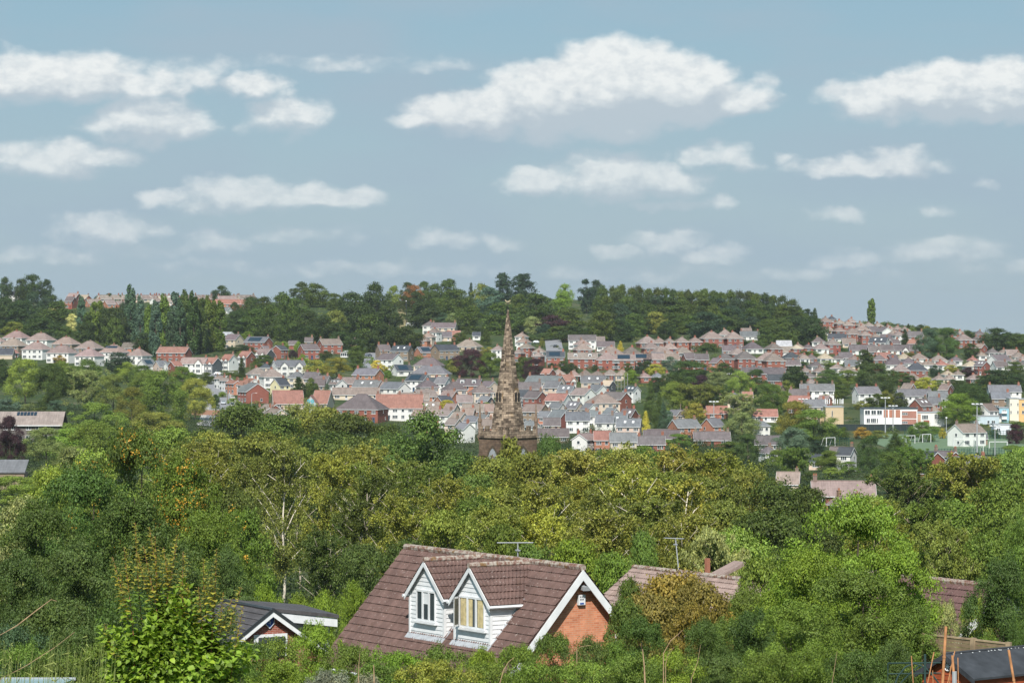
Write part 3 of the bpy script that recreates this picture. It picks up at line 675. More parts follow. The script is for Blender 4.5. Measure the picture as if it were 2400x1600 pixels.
house_table("""
D
710 1238 165 -34 g w d k; 850 800 200 12 k r q; 960 800 150 12 k r q; 1052 790 115 12 h r q; 1165 790 145 12 h r q; 1288 788 140 12 h r q; 1440 757 215 12 h r q; 1640 757 185 12 h r q; 1565 722 120 0 h w p; 1790 735 170 0 b w g; 1760 705 90 0 b w q
880 848 170 12 k r q; 980 892 215 14 k w q; 1175 890 180 14 k r q; 1060 850 130 0 k r p; 935 935 130 0 b w g n; 800 945 170 0 g r q s; 920 945 210 0 g r q; 1075 948 130 0 g c q
1235 942 135 14 g r m; 1350 948 120 0 g r m; 1560 948 175 12 h r m; 1745 942 210 12 h r m; 1965 952 240 -14 h r q C; 1490 975 120 -40 g o m; 1680 902 180 14 h r q; 1625 868 170 0 b w m; 1815 852 200 14 k w m; 2005 850 160 14 k w b; 2105 822 135 0 b w w n; 2235 842 130 14 k r q
2170 928 155 14 h r d; 2280 940 150 14 h r q; 2185 1002 130 0 b r m; 1920 1078 420 -8 g r m C; 2040 1142 170 0 b r d; 825 1112 130 14 k r p; 940 1112 125 14 k r g; 1040 1110 100 0 k c q
1650 1300 120 -20 h c g; 1490 1440 190 0 b o r n; 1770 1290 90 0 b o r; 1370 1420 150 0 b o r n; 1180 1460 140 -30 b c m
I
800 588 300 24 g o g C; 1062 578 215 30 g o g C; 1508 582 175 14 h w g; 1540 490 220 0 b w r n; 590 692 330 0 b r m n; 1050 705 330 0 b r m; 1560 745 240 0 b s m n; 1570 830 170 20 k w m; 720 480 110 -35 b c g n
740 1085 60 -20 b c q; 1755 1108 240 -8 b c p
J
690 1212 590 -3 g r p C; 735 1300 230 -70 g r p; 645 838 130 -16 g w m n; 720 842 190 -24 g w d; 450 905 110 -10 b c d n; 1500 885 150 -50 g r d n; 1625 850 125 -58 g r m
1830 958 400 12 g w g C; 1825 635 350 34 g w q; 450 252 320 -4 g w g C; 905 278 255 14 g w g C; 1340 302 340 10 g w g; 1560 322 170 0 g w g n; 1405 392 200 30 g r m k; 1530 375 110 0 g r g; 290 302 210 -10 g r m C; 295 365 240 -20 g r r; 90 250 120 -30 g s m
430 400 190 0 g c g; 2170 262 290 0 g w g C; 2130 325 170 0 g s g; 2010 438 200 34 g w b n; 2040 495 180 0 b w d n; 1290 235 80 -30 b r q; 1630 245 130 -30 b r q; 1490 440 110 34 b w q n; 520 345 80 -30 b o q n
1950 690 90 0 b s g n
E
528 602 130 14 h r q; 585 582 80 14 h r d; 660 620 115 14 h r q; 740 636 95 0 h r q; 760 606 90 0 h r q; 850 638 105 14 h r q; 925 640 110 14 h r q; 1010 645 110 14 h r q; 1105 665 110 14 h r q; 1185 672 90 14 h r q; 1255 682 105 14 h r q
565 690 90 0 k c p; 655 690 130 14 h r q; 770 717 170 14 h r q; 862 682 155 14 h r q; 962 688 105 14 b r m; 1065 690 125 -70 g w m; 1150 718 90 14 h r q; 1200 728 130 14 h w q; 890 728 130 14 h r q; 985 748 115 14 h r q; 1130 690 80 0 h r q
640 757 190 -12 b w d; 800 754 175 -12 b w d; 590 812 155 14 h r q; 1020 792 205 -22 g w d k; 1105 762 140 0 b w m; 1165 800 90 14 b r m; 1345 735 150 0 g r m; 1335 800 70 -30 g r r; 740 800 120 0 b c q; 460 790 120 0 k w m
60 852 150 12 h r b; 155 880 140 0 b w q n; 262 850 120 12 h r y; 365 845 120 12 k r m; 482 852 155 12 k w q; 865 862 240 0 b w m; 975 874 110 0 b r m G; 1085 862 125 0 b w m; 1210 862 160 0 b w m G; 1310 862 130 0 b r m
50 962 210 12 h r q; 212 938 175 12 h r d; 325 942 130 12 h w q; 395 940 110 12 h r m; 520 942 155 12 k w y; 632 945 120 12 k w m; 712 932 120 0 b w m; 790 958 140 12 k w q; 1020 955 120 0 h r m; 1060 935 125 0 b r r; 1140 940 110 20 b r m; 1245 942 150 12 k w y; 1385 945 165 12 k w q
1565 962 165 12 k w q; 1722 962 130 12 k w m; 1880 960 100 12 k r r; 1960 915 100 12 k w q; 230 1002 130 0 k r m; 440 1012 150 12 k w m; 635 1030 140 -20 k w q; 770 1005 130 0 b c g; 735 1062 165 12 k w q; 480 1062 150 12 k c q; 345 1062 100 12 k c q
1155 998 180 0 h w m; 1290 985 130 0 h w m; 1365 992 125 12 k w q; 1455 998 90 12 k w q; 1485 1000 130 12 k w q; 1590 1002 140 12 k w r; 1680 1000 90 12 k w q; 1862 1012 155 12 k w y; 1965 1002 150 -45 g r m k; 2128 1015 150 12 b w m; 2120 955 220 32 g w m n; 2060 985 110 12 k w q; 2225 978 140 12 k w q; 2300 930 150 12 k w q; 2310 1000 120 12 k w m
1795 770 165 12 h r q; 1920 770 115 12 h r m; 1712 717 80 0 k r d; 1770 712 70 0 k r q; 1955 840 100 -40 g r p; 2060 890 130 12 k w m; 2165 890 120 12 k w q; 1940 720 90 0 k r m; 2340 955 130 12 k w q; 2240 905 110 0 b w q
1215 1052 150 0 h r q; 1362 1050 190 0 h r d; 1320 1132 150 0 k r q; 1450 1132 130 12 k c q; 1570 1132 110 12 k c q; 1665 1130 110 12 k c q; 1650 1090 125 12 k w y; 1745 1092 90 12 k w q; 1892 1130 150 12 k r q; 385 1112 110 12 k r m; 395 1172 100 0 k r q; 100 1075 130 12 h r m
1290 1210 80 -30 b r q; 1640 1215 100 -30 b r q; 2180 790 120 12 k r q
""")
tree_table("""
A
50 190 340 130 r dk; 200 205 345 120 r dk; 300 165 345 175 r dk; 430 210 345 115 r dk; 225 310 360 80 r md; 930 352 400 110 r dk; 1005 340 395 90 r dk; 2030 268 325 140 r dk; 1100 355 400 80 r md
60 365 650 250 r dk; 190 400 660 240 r dk; 310 330 600 180 r bd; 420 380 620 150 r bd; 490 355 560 160 r dk; 30 500 720 170 r dk; 120 600 730 190 r ol; 510 415 680 310 r md; 495 450 660 110 t py; 660 530 690 90 t py; 380 560 770 310 r dk; 600 640 790 170 r md; 740 620 820 130 r dk
1050 460 830 200 r dk; 1040 560 835 180 r md; 830 520 800 150 r dk; 960 470 800 150 r dk; 1130 420 800 120 r bd; 2150 420 520 90 r dk; 1330 700 900 200 r dk
750 380 720 84 p bl; 862 430 800 90 p md; 922 420 790 84 p md; 800 520 790 90 p md; 1200 290 825 118 p bl; 1290 385 860 86 p bl; 1360 460 880 80 p md; 1430 430 930 112 p bl; 1510 370 880 112 p md; 1610 345 870 120 p bl; 1695 335 890 110 p dk; 1775 330 910 112 p dk; 1850 400 900 100 p dk; 1905 385 880 92 p md; 1960 430 880 108 p md; 2025 430 880 112 p md; 1655 420 900 100 p bd; 1570 480 890 90 p bd
2150 500 740 170 r dk; 2290 400 720 190 r dk; 2270 690 770 90 r br; 2210 812 890 210 r dk; 2222 930 1110 90 c dk; 1090 880 1060 225 r bd; 550 908 985 115 r au; 1500 908 970 140 r md; 2130 690 730 50 r au
1100 1000 1090 90 r md; 1900 1065 1180 130 r md; 1700 1050 1130 120 r md
K
25 160 430 170 r dk; 230 150 580 330 m lt; 480 195 620 310 m od; 560 170 500 240 m md; 800 155 430 250 m md; 785 283 640 350 w pale; 1045 290 680 290 m ol; 1165 190 380 190 m lt; 1300 215 420 200 m md; 1480 255 800 440 m md; 1680 225 480 220 m md; 1790 330 730 310 m oy; 60 520 700 240 r bl; 250 570 690 200 m pale; 520 535 690 170 m bl; 1340 260 620 260 m md
880 555 1010 560 d lt; 1420 640 1020 480 m oy; 1620 720 1010 230 m md; 430 780 1150 360 m pale; 90 690 1150 250 m pu; 1210 420 800 280 m ol; 700 230 500 250 m od; 400 600 700 160 m od; 1980 480 620 70 r dk; 2040 460 520 70 r br; 2145 520 585 110 r br; 2200 380 330 90 r md
B
880 235 440 175 r ru2; 1010 248 470 240 r md; 1190 340 500 160 r md; 700 330 720 260 r md; 430 370 660 240 r dk; 460 480 740 230 r md; 300 500 740 210 r dk; 600 560 760 210 r dk; 750 520 780 250 r md; 820 380 640 240 r md; 950 500 780 250 r od; 1100 540 800 250 r dk; 1200 488 760 210 r ol; 1350 320 720 270 r dk; 1300 620 800 210 r dk; 1480 430 810 270 r dk; 1580 238 600 230 r dk; 1530 528 880 270 r md; 1700 440 720 250 r dk; 1400 700 900 160 r dk; 1390 820 975 135 r md; 1640 610 890 250 r od; 1850 640 890 280 r od; 1250 690 850 200 r dk; 540 370 600 180 r od; 900 640 830 180 r dk
1740 270 470 125 r lt; 1860 238 420 130 r dk; 1920 263 480 165 r ru; 1830 360 520 100 r od; 2020 230 430 140 r md; 2110 250 500 170 r md; 2250 208 500 200 r md; 2010 410 660 295 r dk; 2280 520 650 125 r pale; 2180 520 610 130 r bl; 1930 320 520 170 r dk; 2120 380 560 180 r md; 2290 300 560 220 r dk
860 780 900 70 r lt; 720 780 880 90 r lt; 900 900 1020 90 r lt; 1110 870 960 120 r od; 1020 950 1120 170 r oy; 1215 925 1130 240 m oy; 1390 940 1060 130 r md; 1580 955 1060 90 r ye; 1640 1000 1060 80 r ye; 1540 930 1000 50 s br; 1400 880 980 110 r md; 560 905 1030 200 r md; 480 960 1040 110 r md; 860 1105 1300 190 c dk; 980 1115 1300 110 r md; 1000 1190 1310 90 r md; 1125 1170 1330 120 c bl; 1645 1222 1310 170 r md; 2222 1320 1430 125 r yo; 2300 1350 1440 110 r ol; 1670 1050 1120 90 r lt; 1740 1000 1070 90 r br; 2270 940 1080 140 r md; 640 1240 1280 60 r md; 2230 680 760 70 r dk; 200 1050 1100 160 s md; 300 950 1000 60 r md; 820 860 940 100 s pu
""".replace('ru2', 'od'))
tree_table("""
C
665 300 580 260 r md; 800 243 500 92 c bd; 900 250 520 190 r ol; 960 280 560 240 r bl; 1090 153 460 155 t bd; 1275 160 470 205 t bd; 1090 418 720 345 r md; 800 455 680 260 r md; 1240 345 560 180 r md; 1390 340 650 350 r md; 1660 253 450 125 r lt; 1640 340 500 155 r br; 1360 548 720 145 r pale; 1540 540 720 290 r pu; 1700 470 700 280 r md; 1860 208 530 130 t bd; 1950 220 520 120 t bd; 620 600 680 160 r dk; 1200 560 700 200 r dk; 1480 620 740 150 r bd; 1620 640 770 240 r md; 1740 640 790 240 r dk; 1000 600 700 150 r dk
870 660 740 90 r dk; 935 668 820 120 c md; 2172 780 875 70 c ye; 2240 700 790 160 r dk; 800 845 1115 270 m pu; 975 880 1120 205 m md; 640 950 1090 120 r ol; 1270 918 1120 120 r md; 1385 943 1160 215 m pu; 580 1318 1430 125 r yo; 690 1358 1440 120 r ol; 945 1340 1470 115 r lt; 1160 760 1000 60 c dk; 700 700 780 120 r md; 650 780 850 80 r dk; 950 830 930 140 s oy; 1450 750 840 40 r ol; 770 650 720 80 r md; 420 690 760 100 r dk; 1650 960 1060 120 r dk; 1540 980 1040 70 r dk; 1430 700 780 250 s dk; 1250 640 720 120 r dk
1790 1480 1600 110 B od; 1830 1500 1620 90 B od; 2000 760 810 60 s ru; 1200 700 760 50 r dk
D
430 498 790 225 r md; 600 560 790 200 r dk; 730 518 740 195 r md; 920 508 720 185 r ol; 1020 600 770 140 r dk; 1380 510 760 320 r bd; 1820 400 700 130 t md; 1940 648 820 145 r md; 2080 565 800 190 r md; 2250 568 810 200 r dk; 1400 795 985 245 U dk; 1060 920 1060 145 r bl; 1250 965 1230 430 m dk; 1540 978 1140 190 r dk; 1500 1058 1280 290 m pale; 1700 1048 1310 225 m lt; 1850 1040 1300 200 m dk; 705 1040 1170 130 r br; 520 1010 1060 0.1 s md; 850 960 1090 120 r dk; 930 990 1100 150 r yo; 880 1140 1530 160 C dk; 960 1250 1600 150 C dk; 1000 1330 1640 130 C bd; 1090 1158 1480 260 m lt; 1250 1190 1480 320 w ol; 1460 1200 1480 270 w ol; 1290 1345 1530 185 r oy; 1965 1170 1490 280 m md; 1700 1280 1530 330 w pale; 2205 1008 1240 185 r dk; 2130 1138 1290 130 r ol; 1110 1080 1260 180 r dk; 1340 1090 1280 170 r pu; 1060 690 760 140 r md; 1180 640 720 120 r md; 300 640 740 300 s dk; 1120 770 850 36 c dk; 1100 820 870 100 s ye; 1720 760 820 130 r dk; 1850 780 850 110 r md; 2290 870 960 140 r md; 1560 1180 1340 150 r dk; 930 1110 1250 120 r dk; 670 980 1100 90 r md; 780 970 1100 80 r bd; 1000 1090 1200 100 r md; 150 980 1090 110 r dk; 60 900 960 90 r ol; 370 1000 1060 60 r dk; 550 1080 1130 60 r lt
I
445 440 680 112 C ye; 1330 450 720 280 m pale; 1800 340 740 340 m oy; 1990 430 750 420 m lt; 1790 588 870 290 m bl; 1380 645 930 210 m dk; 1830 800 1140 290 w md; 2130 808 1000 250 m md; 2020 712 840 125 r bd; 740 648 800 230 m md; 640 430 620 130 r bl; 1640 800 1000 160 m md; 960 530 660 130 r ol; 1560 880 960 120 r dk; 1940 1000 1150 160 r md; 1230 720 900 260 m md; 600 900 1000 190 m md; 430 760 900 200 m lt
J
1740 275 590 335 m br; 1860 178 540 330 m dk; 1080 250 420 120 r ol; 1210 270 420 140 r od; 1000 280 420 180 r md; 860 350 430 120 r ol; 860 588 700 145 r au; 1420 535 730 240 m md; 695 588 710 100 r md; 940 670 1010 220 m dk; 1170 640 850 220 C dk; 1120 820 1210 320 m dk; 1330 800 1180 350 w md; 2275 560 750 130 r pu; 2240 750 990 280 m md; 2080 610 700 100 r md; 560 800 1000 240 m md; 1780 960 1330 250 w ol; 2060 900 1370 340 w od; 600 960 1060 180 r lt; 750 900 1050 180 m md; 1600 600 700 60 r yo; 1250 660 800 120 s md; 1000 620 700 200 s ol; 2250 530 580 220 s md; 320 260 340 100 r md; 660 200 330 160 r md; 560 250 360 150 r ol; 1270 400 450 160 r dk; 1480 900 1100 120 r dk; 440 380 440 70 s au
E
1000 978 1260 350 m dk; 890 858 1060 130 t dk; 945 898 1040 60 t dk; 560 1038 1210 240 m dk; 730 1040 1230 190 m md; 1240 1068 1190 190 m dk; 1450 1108 1240 170 r yo; 250 1010 1240 180 r dk; 1470 665 940 235 m bd; 1640 660 950 260 m dk; 1860 800 950 150 r dk; 2100 658 870 250 r dk; 2290 708 880 210 r md; 2200 700 860 160 r dk; 950 393 622 76 p md; 430 475 600 80 c md; 360 480 600 95 r bd; 1258 668 830 105 c dk; 1400 628 710 85 r dk; 1455 640 720 80 r ol; 1840 685 760 110 r dk; 1320 655 720 100 s md; 2270 968 1090 150 r md; 2100 1040 1220 300 r dk; 2290 1080 1240 200 r dk; 1535 1000 1110 95 r bd; 1680 998 1070 110 r yo; 1850 1020 1110 150 r pu; 100 640 800 170 r dk; 250 560 820 200 r dk; 400 560 820 260 r dk; 180 600 830 190 r md; 810 780 820 100 s dk; 930 730 770 90 s dk; 700 780 830 180 s lt; 640 840 890 160 s dk; 400 870 930 200 s md; 1060 880 920 200 s dk; 1300 880 930 120 s ol; 560 960 1010 200 s lt; 320 970 1040 180 s dk; 800 630 670 40 r dk; 500 690 740 70 s dk; 1090 610 650 60 c dk; 2330 870 950 90 r dk; 1870 1260 1400 280 m dk; 1770 1140 1260 200 r dk; 1560 1140 1200 130 s md; 1900 1170 1260 300 r dk; 60 1180 1430 240 m lt; 1950 1130 1220 180 r md; 1290 620 700 60 c dk; 1700 1130 1220 120 r dk; 130 920 1010 70 r dk; 580 1010 1060 100 s dk; 480 1150 1230 160 r dk; 900 1180 1260 160 r dk
""")
WOOD[0] = True
# the wood on the hill: rows of crowns behind each other
_rw = random.Random(11)
sky = [(440, 268), (700, 268), (960, 288), (1110, 300), (1250, 298), (1450, 292), (1700, 322), (1900, 342), (2100, 358), (2200, 405), (2290, 490)]
for row, (dy, yb, wd, st) in enumerate(((0, 640, 150, 82), (70, 665, 170, 105), (150, 690, 190, 120), (235, 715, 200, 140))):
    x = 450 + row * 20
    while x < 2270 - row * 25:
        yt = np.interp(x, [a for a, b in sky], [b for a, b in sky]) + dy + _rw.uniform(-14, 22)
        tree_table('D\n%g %g %g %g %s %s' % (x, yt, yb + _rw.uniform(-8, 8), wd * _rw.uniform(.85, 1.2), _rw.choice('rrrt' if row else 'rr'), _rw.choice(('dk', 'dk', 'bd', 'md', 'md', 'od') if row else ('md', 'dk', 'od', 'md'))))
        x += st * _rw.uniform(.8, 1.2)
WOOD[0] = False
# valley belt between the town and the foreground
tree_at("""
560 946 640 215 m od; 650 960 600 190 m od; 500 1000 560 170 m ol; 700 948 690 110 B pale; 745 950 620 170 m ol; 820 955 600 190 m od; 900 985 600 130 m od; 775 1000 540 250 m od; 1000 962 440 290 d dk; 905 1000 455 150 m dk; 1060 1040 500 140 m dk; 920 1050 470 150 m dk
620 1000 520 200 m ol; 470 1020 500 190 m od; 400 1000 560 160 m lt; 860 1030 520 200 m od; 1195 1018 450 75 t ol; 1160 1060 430 200 m ol; 1240 1058 420 190 m ol; 1290 1008 480 90 m dk; 1345 1040 500 120 m md; 1110 1100 380 170 m md
1420 1050 520 170 m md; 1500 1040 540 160 m md; 1590 1045 520 180 m md; 1680 1050 500 170 m ol; 1360 1065 400 190 b oy; 1470 1062 400 200 b oy; 1555 1066 380 200 b oy; 1640 1070 380 190 b ol; 1720 1060 420 180 m ol; 1300 1075 420 150 b oy
430 1060 400 170 b ol; 510 1040 400 180 b ol; 590 1080 380 150 b ol; 700 1045 400 150 b ol; 780 1075 370 150 b ol; 870 1055 380 190 b ol; 940 1090 370 160 b ol; 1010 1105 350 170 b md; 1060 1130 330 160 b ol; 820 1010 450 200 m od
530 1120 330 160 m od;  1180 1130 320 230 m ol; 1270 1150 300 220 b ol; 1120 1160 300 180 m md; 1380 1130 320 220 b oy; 1480 1110 320 240 b ol; 1570 1120 320 210 b ol; 1660 1130 330 200 b ol; 1750 1095 340 200 m ol; 1810 1110 330 230 m od; 1890 1140 330 200 m od
1960 1180 360 190 m lt; 2040 1150 380 180 m lt; 2130 1110 460 190 w od; 2200 1100 480 170 m md; 2290 1080 420 200 w ol; 2380 1060 420 180 m md; 2340 1110 330 200 m md; 2230 1160 330 200 m md; 2130 1190 300 200 w md; 2400 1040 520 130 m lt; 2050 1230 260 190 w ol
665 1042 356 150 L ol; 850 1085 300 160 L ol; 1480 1100 290 210 L oy; 1610 1125 285 180 L oy; 1280 1140 270 170 L ol; 1400 1150 260 150 L ol; 480 1070 330 150 L ol; 2060 1180 270 150 L ol;  860 1130 280 170 b od; 950 1170 270 170 b ol; 1050 1180 250 180 m ol; 1170 1200 240 190 b ol; 1290 1190 240 200 b oy; 1400 1210 230 220 b ol; 1500 1180 250 230 b ol; 1600 1200 240 220 b ol; 1700 1170 250 220 m ol; 1800 1180 240 240 m od; 560 1180 240 150 m md;  760 1240 230 160 b od; 850 1260 210 150 m od
2220 1240 200 170 w ol; 2320 1230 190 180 m md; 1240 1270 170 180 m md; 1350 1260 165 170 m br; 1440 1290 160 150 m md; 1130 1290 170 140 m md; 1040 1290 180 130 m od; 950 1260 190 150 m od; 1720 1220 170 200 m lt; 1690 1260 165 150 w pale;  1540 1240 190 170 b ol; 1620 1260 180 150 m ol
30 1112 540 130 m lt; 110 1095 560 110 m lt; 160 1000 760 120 m lt; 225 985 700 150 m md; 170 1045 560 150 m pale; 30 1180 300 180 m br; 130 1090 260 170 m lt; 230 1040 300 170 m lt; 60 1150 240 180 m pale; 2395 1170 200 150 m md
""")
# dark sycamores and the whitebeam on the left
tree_at("""
330 990 190 300 n od; 440 1060 175 260 n md; 210 1080 170 300 n dk; 90 1160 150 290 n dk; 320 1150 140 320 n dk; 480 1180 150 220 n md; 180 1260 115 300 n dk; 30 1280 110 240 n dk; 420 1300 120 260 n dk; 120 1400 80 260 S dk; 20 1450 75 220 S bd; 530 1270 135 150 n dk; 300 1380 90 280 S dk
""")
# ------------------------------------------------------------ shrubbery between the houses and undergrowth in the valley
def scatter_leaves(name, spots, leaf, per, rng, label, cols):
    Vs = []
    for (x, y, z, r, h) in spots:
        n = int(per * (r * r)) + 30
        d = sph(rng, n); d[:, 2] = np.abs(d[:, 2]); P = np.array([x, y, z]) + d * np.array([r, r, h]) * rng.uniform(.6, 1.1, (n, 1))
        Vs.append(leaf_quads(P, d + rng.normal(size=(n, 3)) * .5, leaf, rng))
    me = quads_mesh(name, np.concatenate(Vs), ['leaf']); o = link_mesh(name, me, color=cols); setp(o, kind='stuff', label=label); return o
_r = np.random.default_rng(3)
sp = {0: [], 1: [], 2: []}
for i in range(2600):
    Y = _r.uniform(1180, 2250); u = _r.uniform(-.19, .19); x = u * Y; r = _r.uniform(.9, 2.8)
    sp[i % 3].append((x, Y, ground(x, Y) - .2, r, r * _r.uniform(.5, .95)))
for k, (nm, c, lb) in enumerate((('hedging', (.10, .15, .04), 'clipped green hedging between the hillside gardens'), ('garden_shrubbery', (.17, .20, .05), 'light green shrubbery in the town gardens'), ('dark_shrubbery', (.05, .09, .04), 'dark evergreen shrubbery between the houses'))):
    scatter_leaves(nm, sp[k], .5, 22, _r, lb, c)
und = []
for i in range(2300):
    Y = 85 + 1090 * _r.uniform() ** .9; u = _r.uniform(-.19, .19); x = u * Y; r = _r.uniform(1.5, 3.2) * (.6 + Y / 700)
    if Y < 135 and -14 < x < 14: continue
    if Y > 1010 and u > .10: continue
    und.append((x, Y, ground(x, Y) - .3, r, r * .7))
scatter_leaves('undergrowth', und, .42, 14, _r, 'dense green undergrowth below the valley trees', (.04, .065, .022))  # leaf colour darkened to stand for the shade between the crowns
# ------------------------------------------------------------ roads and open ground
def drape(name, mat, pts, wid, lift=.06, step=4.0):
    """a strip lying on the terrain along pts (x, y)"""
    b = MB(); P = [Vector((p[0], p[1], 0)) for p in pts]; L = []
    for a, c in zip(P[:-1], P[1:]):
        n = max(1, int((c - a).length / step)); L += [a.lerp(c, k / n) for k in range(n)]
    L.append(P[-1]); nrow = 5
    for k, p in enumerate(L):
        d = (L[min(k + 1, len(L) - 1)] - L[max(k - 1, 0)]).normalized(); s = Vector((-d.y, d.x, 0))
        for j in range(nrow):
            q = p + s * wid * (j / (nrow - 1) - .5); b.v.append((q.x, q.y, ground(q.x, q.y) + lift))
    for k in range(len(L) - 1):
        for j in range(nrow - 1):
            a = k * nrow + j; b.f.append((a, a + nrow, a + nrow + 1, a + 1)); b.m.append(0)
    return setp(b.build(name, [mat], smooth=True), kind='structure')
def gp(px, py): Y = locate(px, py); return ((px - 1200) / F * Y, Y)
plain('tarmac', (.25, .25, .265), .9, .2, .1, .2); plain('pavement', (.40, .38, .36), .9, .2, .1, .3); plain('dry_grass', (.30, .25, .13), .95, .1, .2, .2)
_rp = [gp(498, 1000), gp(512, 968), gp(520, 940), gp(506, 905), gp(492, 890), gp(520, 872)]
drape('pavement', 'pavement', _rp, 12.0, .22); drape('road', 'tarmac', _rp, 8.0, .30)
_rp = [gp(1290, 842), gp(1300, 822), gp(1296, 798)]
drape('road', 'tarmac', _rp, 9, .3)
_rp = [gp(862, 870), gp(866, 850), gp(870, 828)]
drape('road', 'tarmac', _rp, 6.0, .3)
drape('footpath', 'dry_grass', [gp(948, 775), gp(944, 750), gp(941, 725)], 5, .3)
# ------------------------------------------------------------ vehicles
def car(loc, rz, col, label, van=False):
    o = empty('parked_van' if van else 'parked_car', loc, rz); L, Wd, H = (4.9, 1.95, 2.0) if van else (4.2, 1.75, 1.42)
    prof = [(-L/2, .35), (-L/2, .85), (-L/2 + .25, 1.0), (-L/2 + .9, H), (L/2 - 1.6, H) if not van else (L/2 - 1.3, H), (L/2 - 1.0, .95), (L/2 - .1, .82), (L/2, .35)]
    b = MB(); hw = Wd / 2; n = len(prof)
    for s in (-1, 1):
        pts = [(x, s * hw * (.84 if z > 1.1 else 1.0), z) for x, z in prof]; b.quad(pts[::-1] if s > 0 else pts)
    for k in range(n):
        (x0, z0), (x1, z1) = prof[k], prof[(k + 1) % n]; w0 = hw * (.84 if z0 > 1.1 else 1); w1 = hw * (.84 if z1 > 1.1 else 1)
        b.quad([(x0, w0, z0), (x0, -w0, z0), (x1, -w1, z1), (x1, w1, z1)][::-1])
    b.build('body', ['paint'], o, color=col)
    g_ = MB(); g_.quad([(L/2 - 1.04, -hw * .8, 1.0), (L/2 - 1.04, hw * .8, 1.0), (L/2 - 1.5, hw * .75, H - .1), (L/2 - 1.5, -hw * .75, H - .1)] if not van else [(L/2 - 1.0, -hw * .8, 1.05), (L/2 - 1.0, hw * .8, 1.05), (L/2 - 1.25, hw * .75, H - .15), (L/2 - 1.25, -hw * .75, H - .15)])
    for v in range(4): g_.v[v] = (g_.v[v][0] + .04, g_.v[v][1], g_.v[v][2] + .03)
    g_.build('windscreen', ['pane'], o)
    for s in (-1, 1):
        g_ = MB(); g_.box(-L/2 + 1.0, L/2 - 1.65, s * hw * .90 - .03, s * hw * .90 + .03, 1.0, H - .12); g_.build('side_window', ['pane'], o)
        for xx in (-L/2 + .8, L/2 - .8):
            w_ = MB(); w_.tube([(xx, s * (hw - .2), .32), (xx, s * (hw + .01), .32)], .32, 12); w_.build('wheel', ['rubber_and_shade'], o)
        h_ = MB(); h_.box(L/2 - .08, L/2 + .02, s * hw * .75 - .17, s * hw * .75 + .17, .62, .78); h_.build('headlight', ['white_paint'], o)
    THINGS.append((o, label, '', 'van' if van else 'car', 'cars parked in the town', 1)); return o
def gpos(px, py, dz=0.0): x, y = gp(px, py); return Vector((x, y, ground(x, y) + dz))
for (px, py, rz, c, lb, v) in ((510, 944, -95, (.75, .76, .78), 'white car parked on the left kerb of the terrace street', False), (524, 949, -88, (.42, .46, .50), 'silver car parked right of the white car on the terrace street', False),
                               (544, 956, -80, (.30, .31, .28), 'grey green van parked under the brick end terrace', True), (503, 948, -90, (.35, .03, .03), 'red car half hidden by the tree at the street edge', False), (512, 880, 10, (.8, .8, .82), 'white car at the top bend of the terrace street', False),
                               (1302, 816, 80, (.03, .035, .04), 'black car on the sloping driveway right of the spire', False), (1258, 806, 0, (.6, .66, .7), 'pale car on a drive above the spire tip right side', False), (1325, 801, 12, (.5, .05, .03), 'bright red car beside the hillside driveway', False),
                               (1624, 820, 10, (.8, .8, .8), 'white car in front of the hipped brick bungalows', False), (1705, 881, 5, (.8, .8, .8), 'white car outside the long rear terrace', False), (864, 837, 60, (.1, .12, .15), 'dark car on the lane by the dark trees', False)):
    car(gpos(px, py, .32), R(rz), c, lb, v)
# caravan
o = empty('caravan', gpos(963, 768, .2), R(-15)); b = MB(); pr = [(-2.6, .5), (-2.8, 1.5), (-2.3, 2.6), (2.3, 2.6), (2.8, 1.5), (2.6, .5)]
for s in (-1, 1): pts = [(x, s * 1.15, z) for x, z in pr]; b.quad(pts[::-1] if s > 0 else pts)
for k in range(6): (x0, z0), (x1, z1) = pr[k], pr[(k + 1) % 6]; b.quad([(x0, -1.15, z0), (x0, 1.15, z0), (x1, 1.15, z1), (x1, -1.15, z1)])
b.build('body', ['white_paint'], o)
for xx in (-1.3, .6): q = MB(); q.box(xx - .5, xx + .5, -1.19, -1.1, 1.4, 2.0); q.build('window', ['pane'], o)
q = MB(); q.tube([(0, -1.1, .35), (0, -.9, .35)], .35, 12); q.build('wheel', ['rubber_and_shade'], o)
THINGS.append((o, 'white touring caravan beside the tall pole below the wood', '', 'caravan', None, 1))
# ------------------------------------------------------------ posts, lamps and floodlights
def post(px, pt, pb, label, cat, name='utility_pole', col='grey_metal', r=.13, head=None):
    p = gpos(px, pb); Y = p.y; h = (HOR - pt) / F * Y - p.z; o = empty(name, p)
    b = MB(); b.tube([(0, 0, -.5), (0, 0, h * .5), (0, 0, h)], [r * 1.25, r, r * .75], 8); b.build('pole', [col], o)
    if head == 'flood':
        b = MB(); b.box(-1.7, 1.7, -.15, .15, h, h + .16); b.build('crossbar', ['grey_metal'], o)
        for xx in (-1.3, 0, 1.3): b = MB(); b.obox((xx - .45, -.55, h + .2), (.9, 0, 0), (0, .8, .15), (0, 0, .22)); b.build('lamp_head', ['white_paint'], o)
    elif head == 'arm':
        b = MB(); b.tube([(0, 0, h - .1), (.7, 0, h + .2), (1.6, 0, h + .25)], [.07, .06, .05], 5); b.build('arm', [col], o)
        b = MB(); b.box(1.3, 2.1, -.15, .15, h + .18, h + .32); b.build('lamp_head', ['white_paint'], o)
    elif head == 'tee':
        b = MB(); b.box(-.8, .8, -.06, .06, h - .5, h - .36); b.build('crossarm', [col], o)
    elif head == 'cap':
        b = MB(); b.box(-.3, .3, -.25, .25, h, h + .5); b.build('head', ['white_paint'], o)
    THINGS.append((o, label, '', cat, 'poles and lamps', h)); return o
plain('wood_pole', (.22, .17, .12), .9, .2)
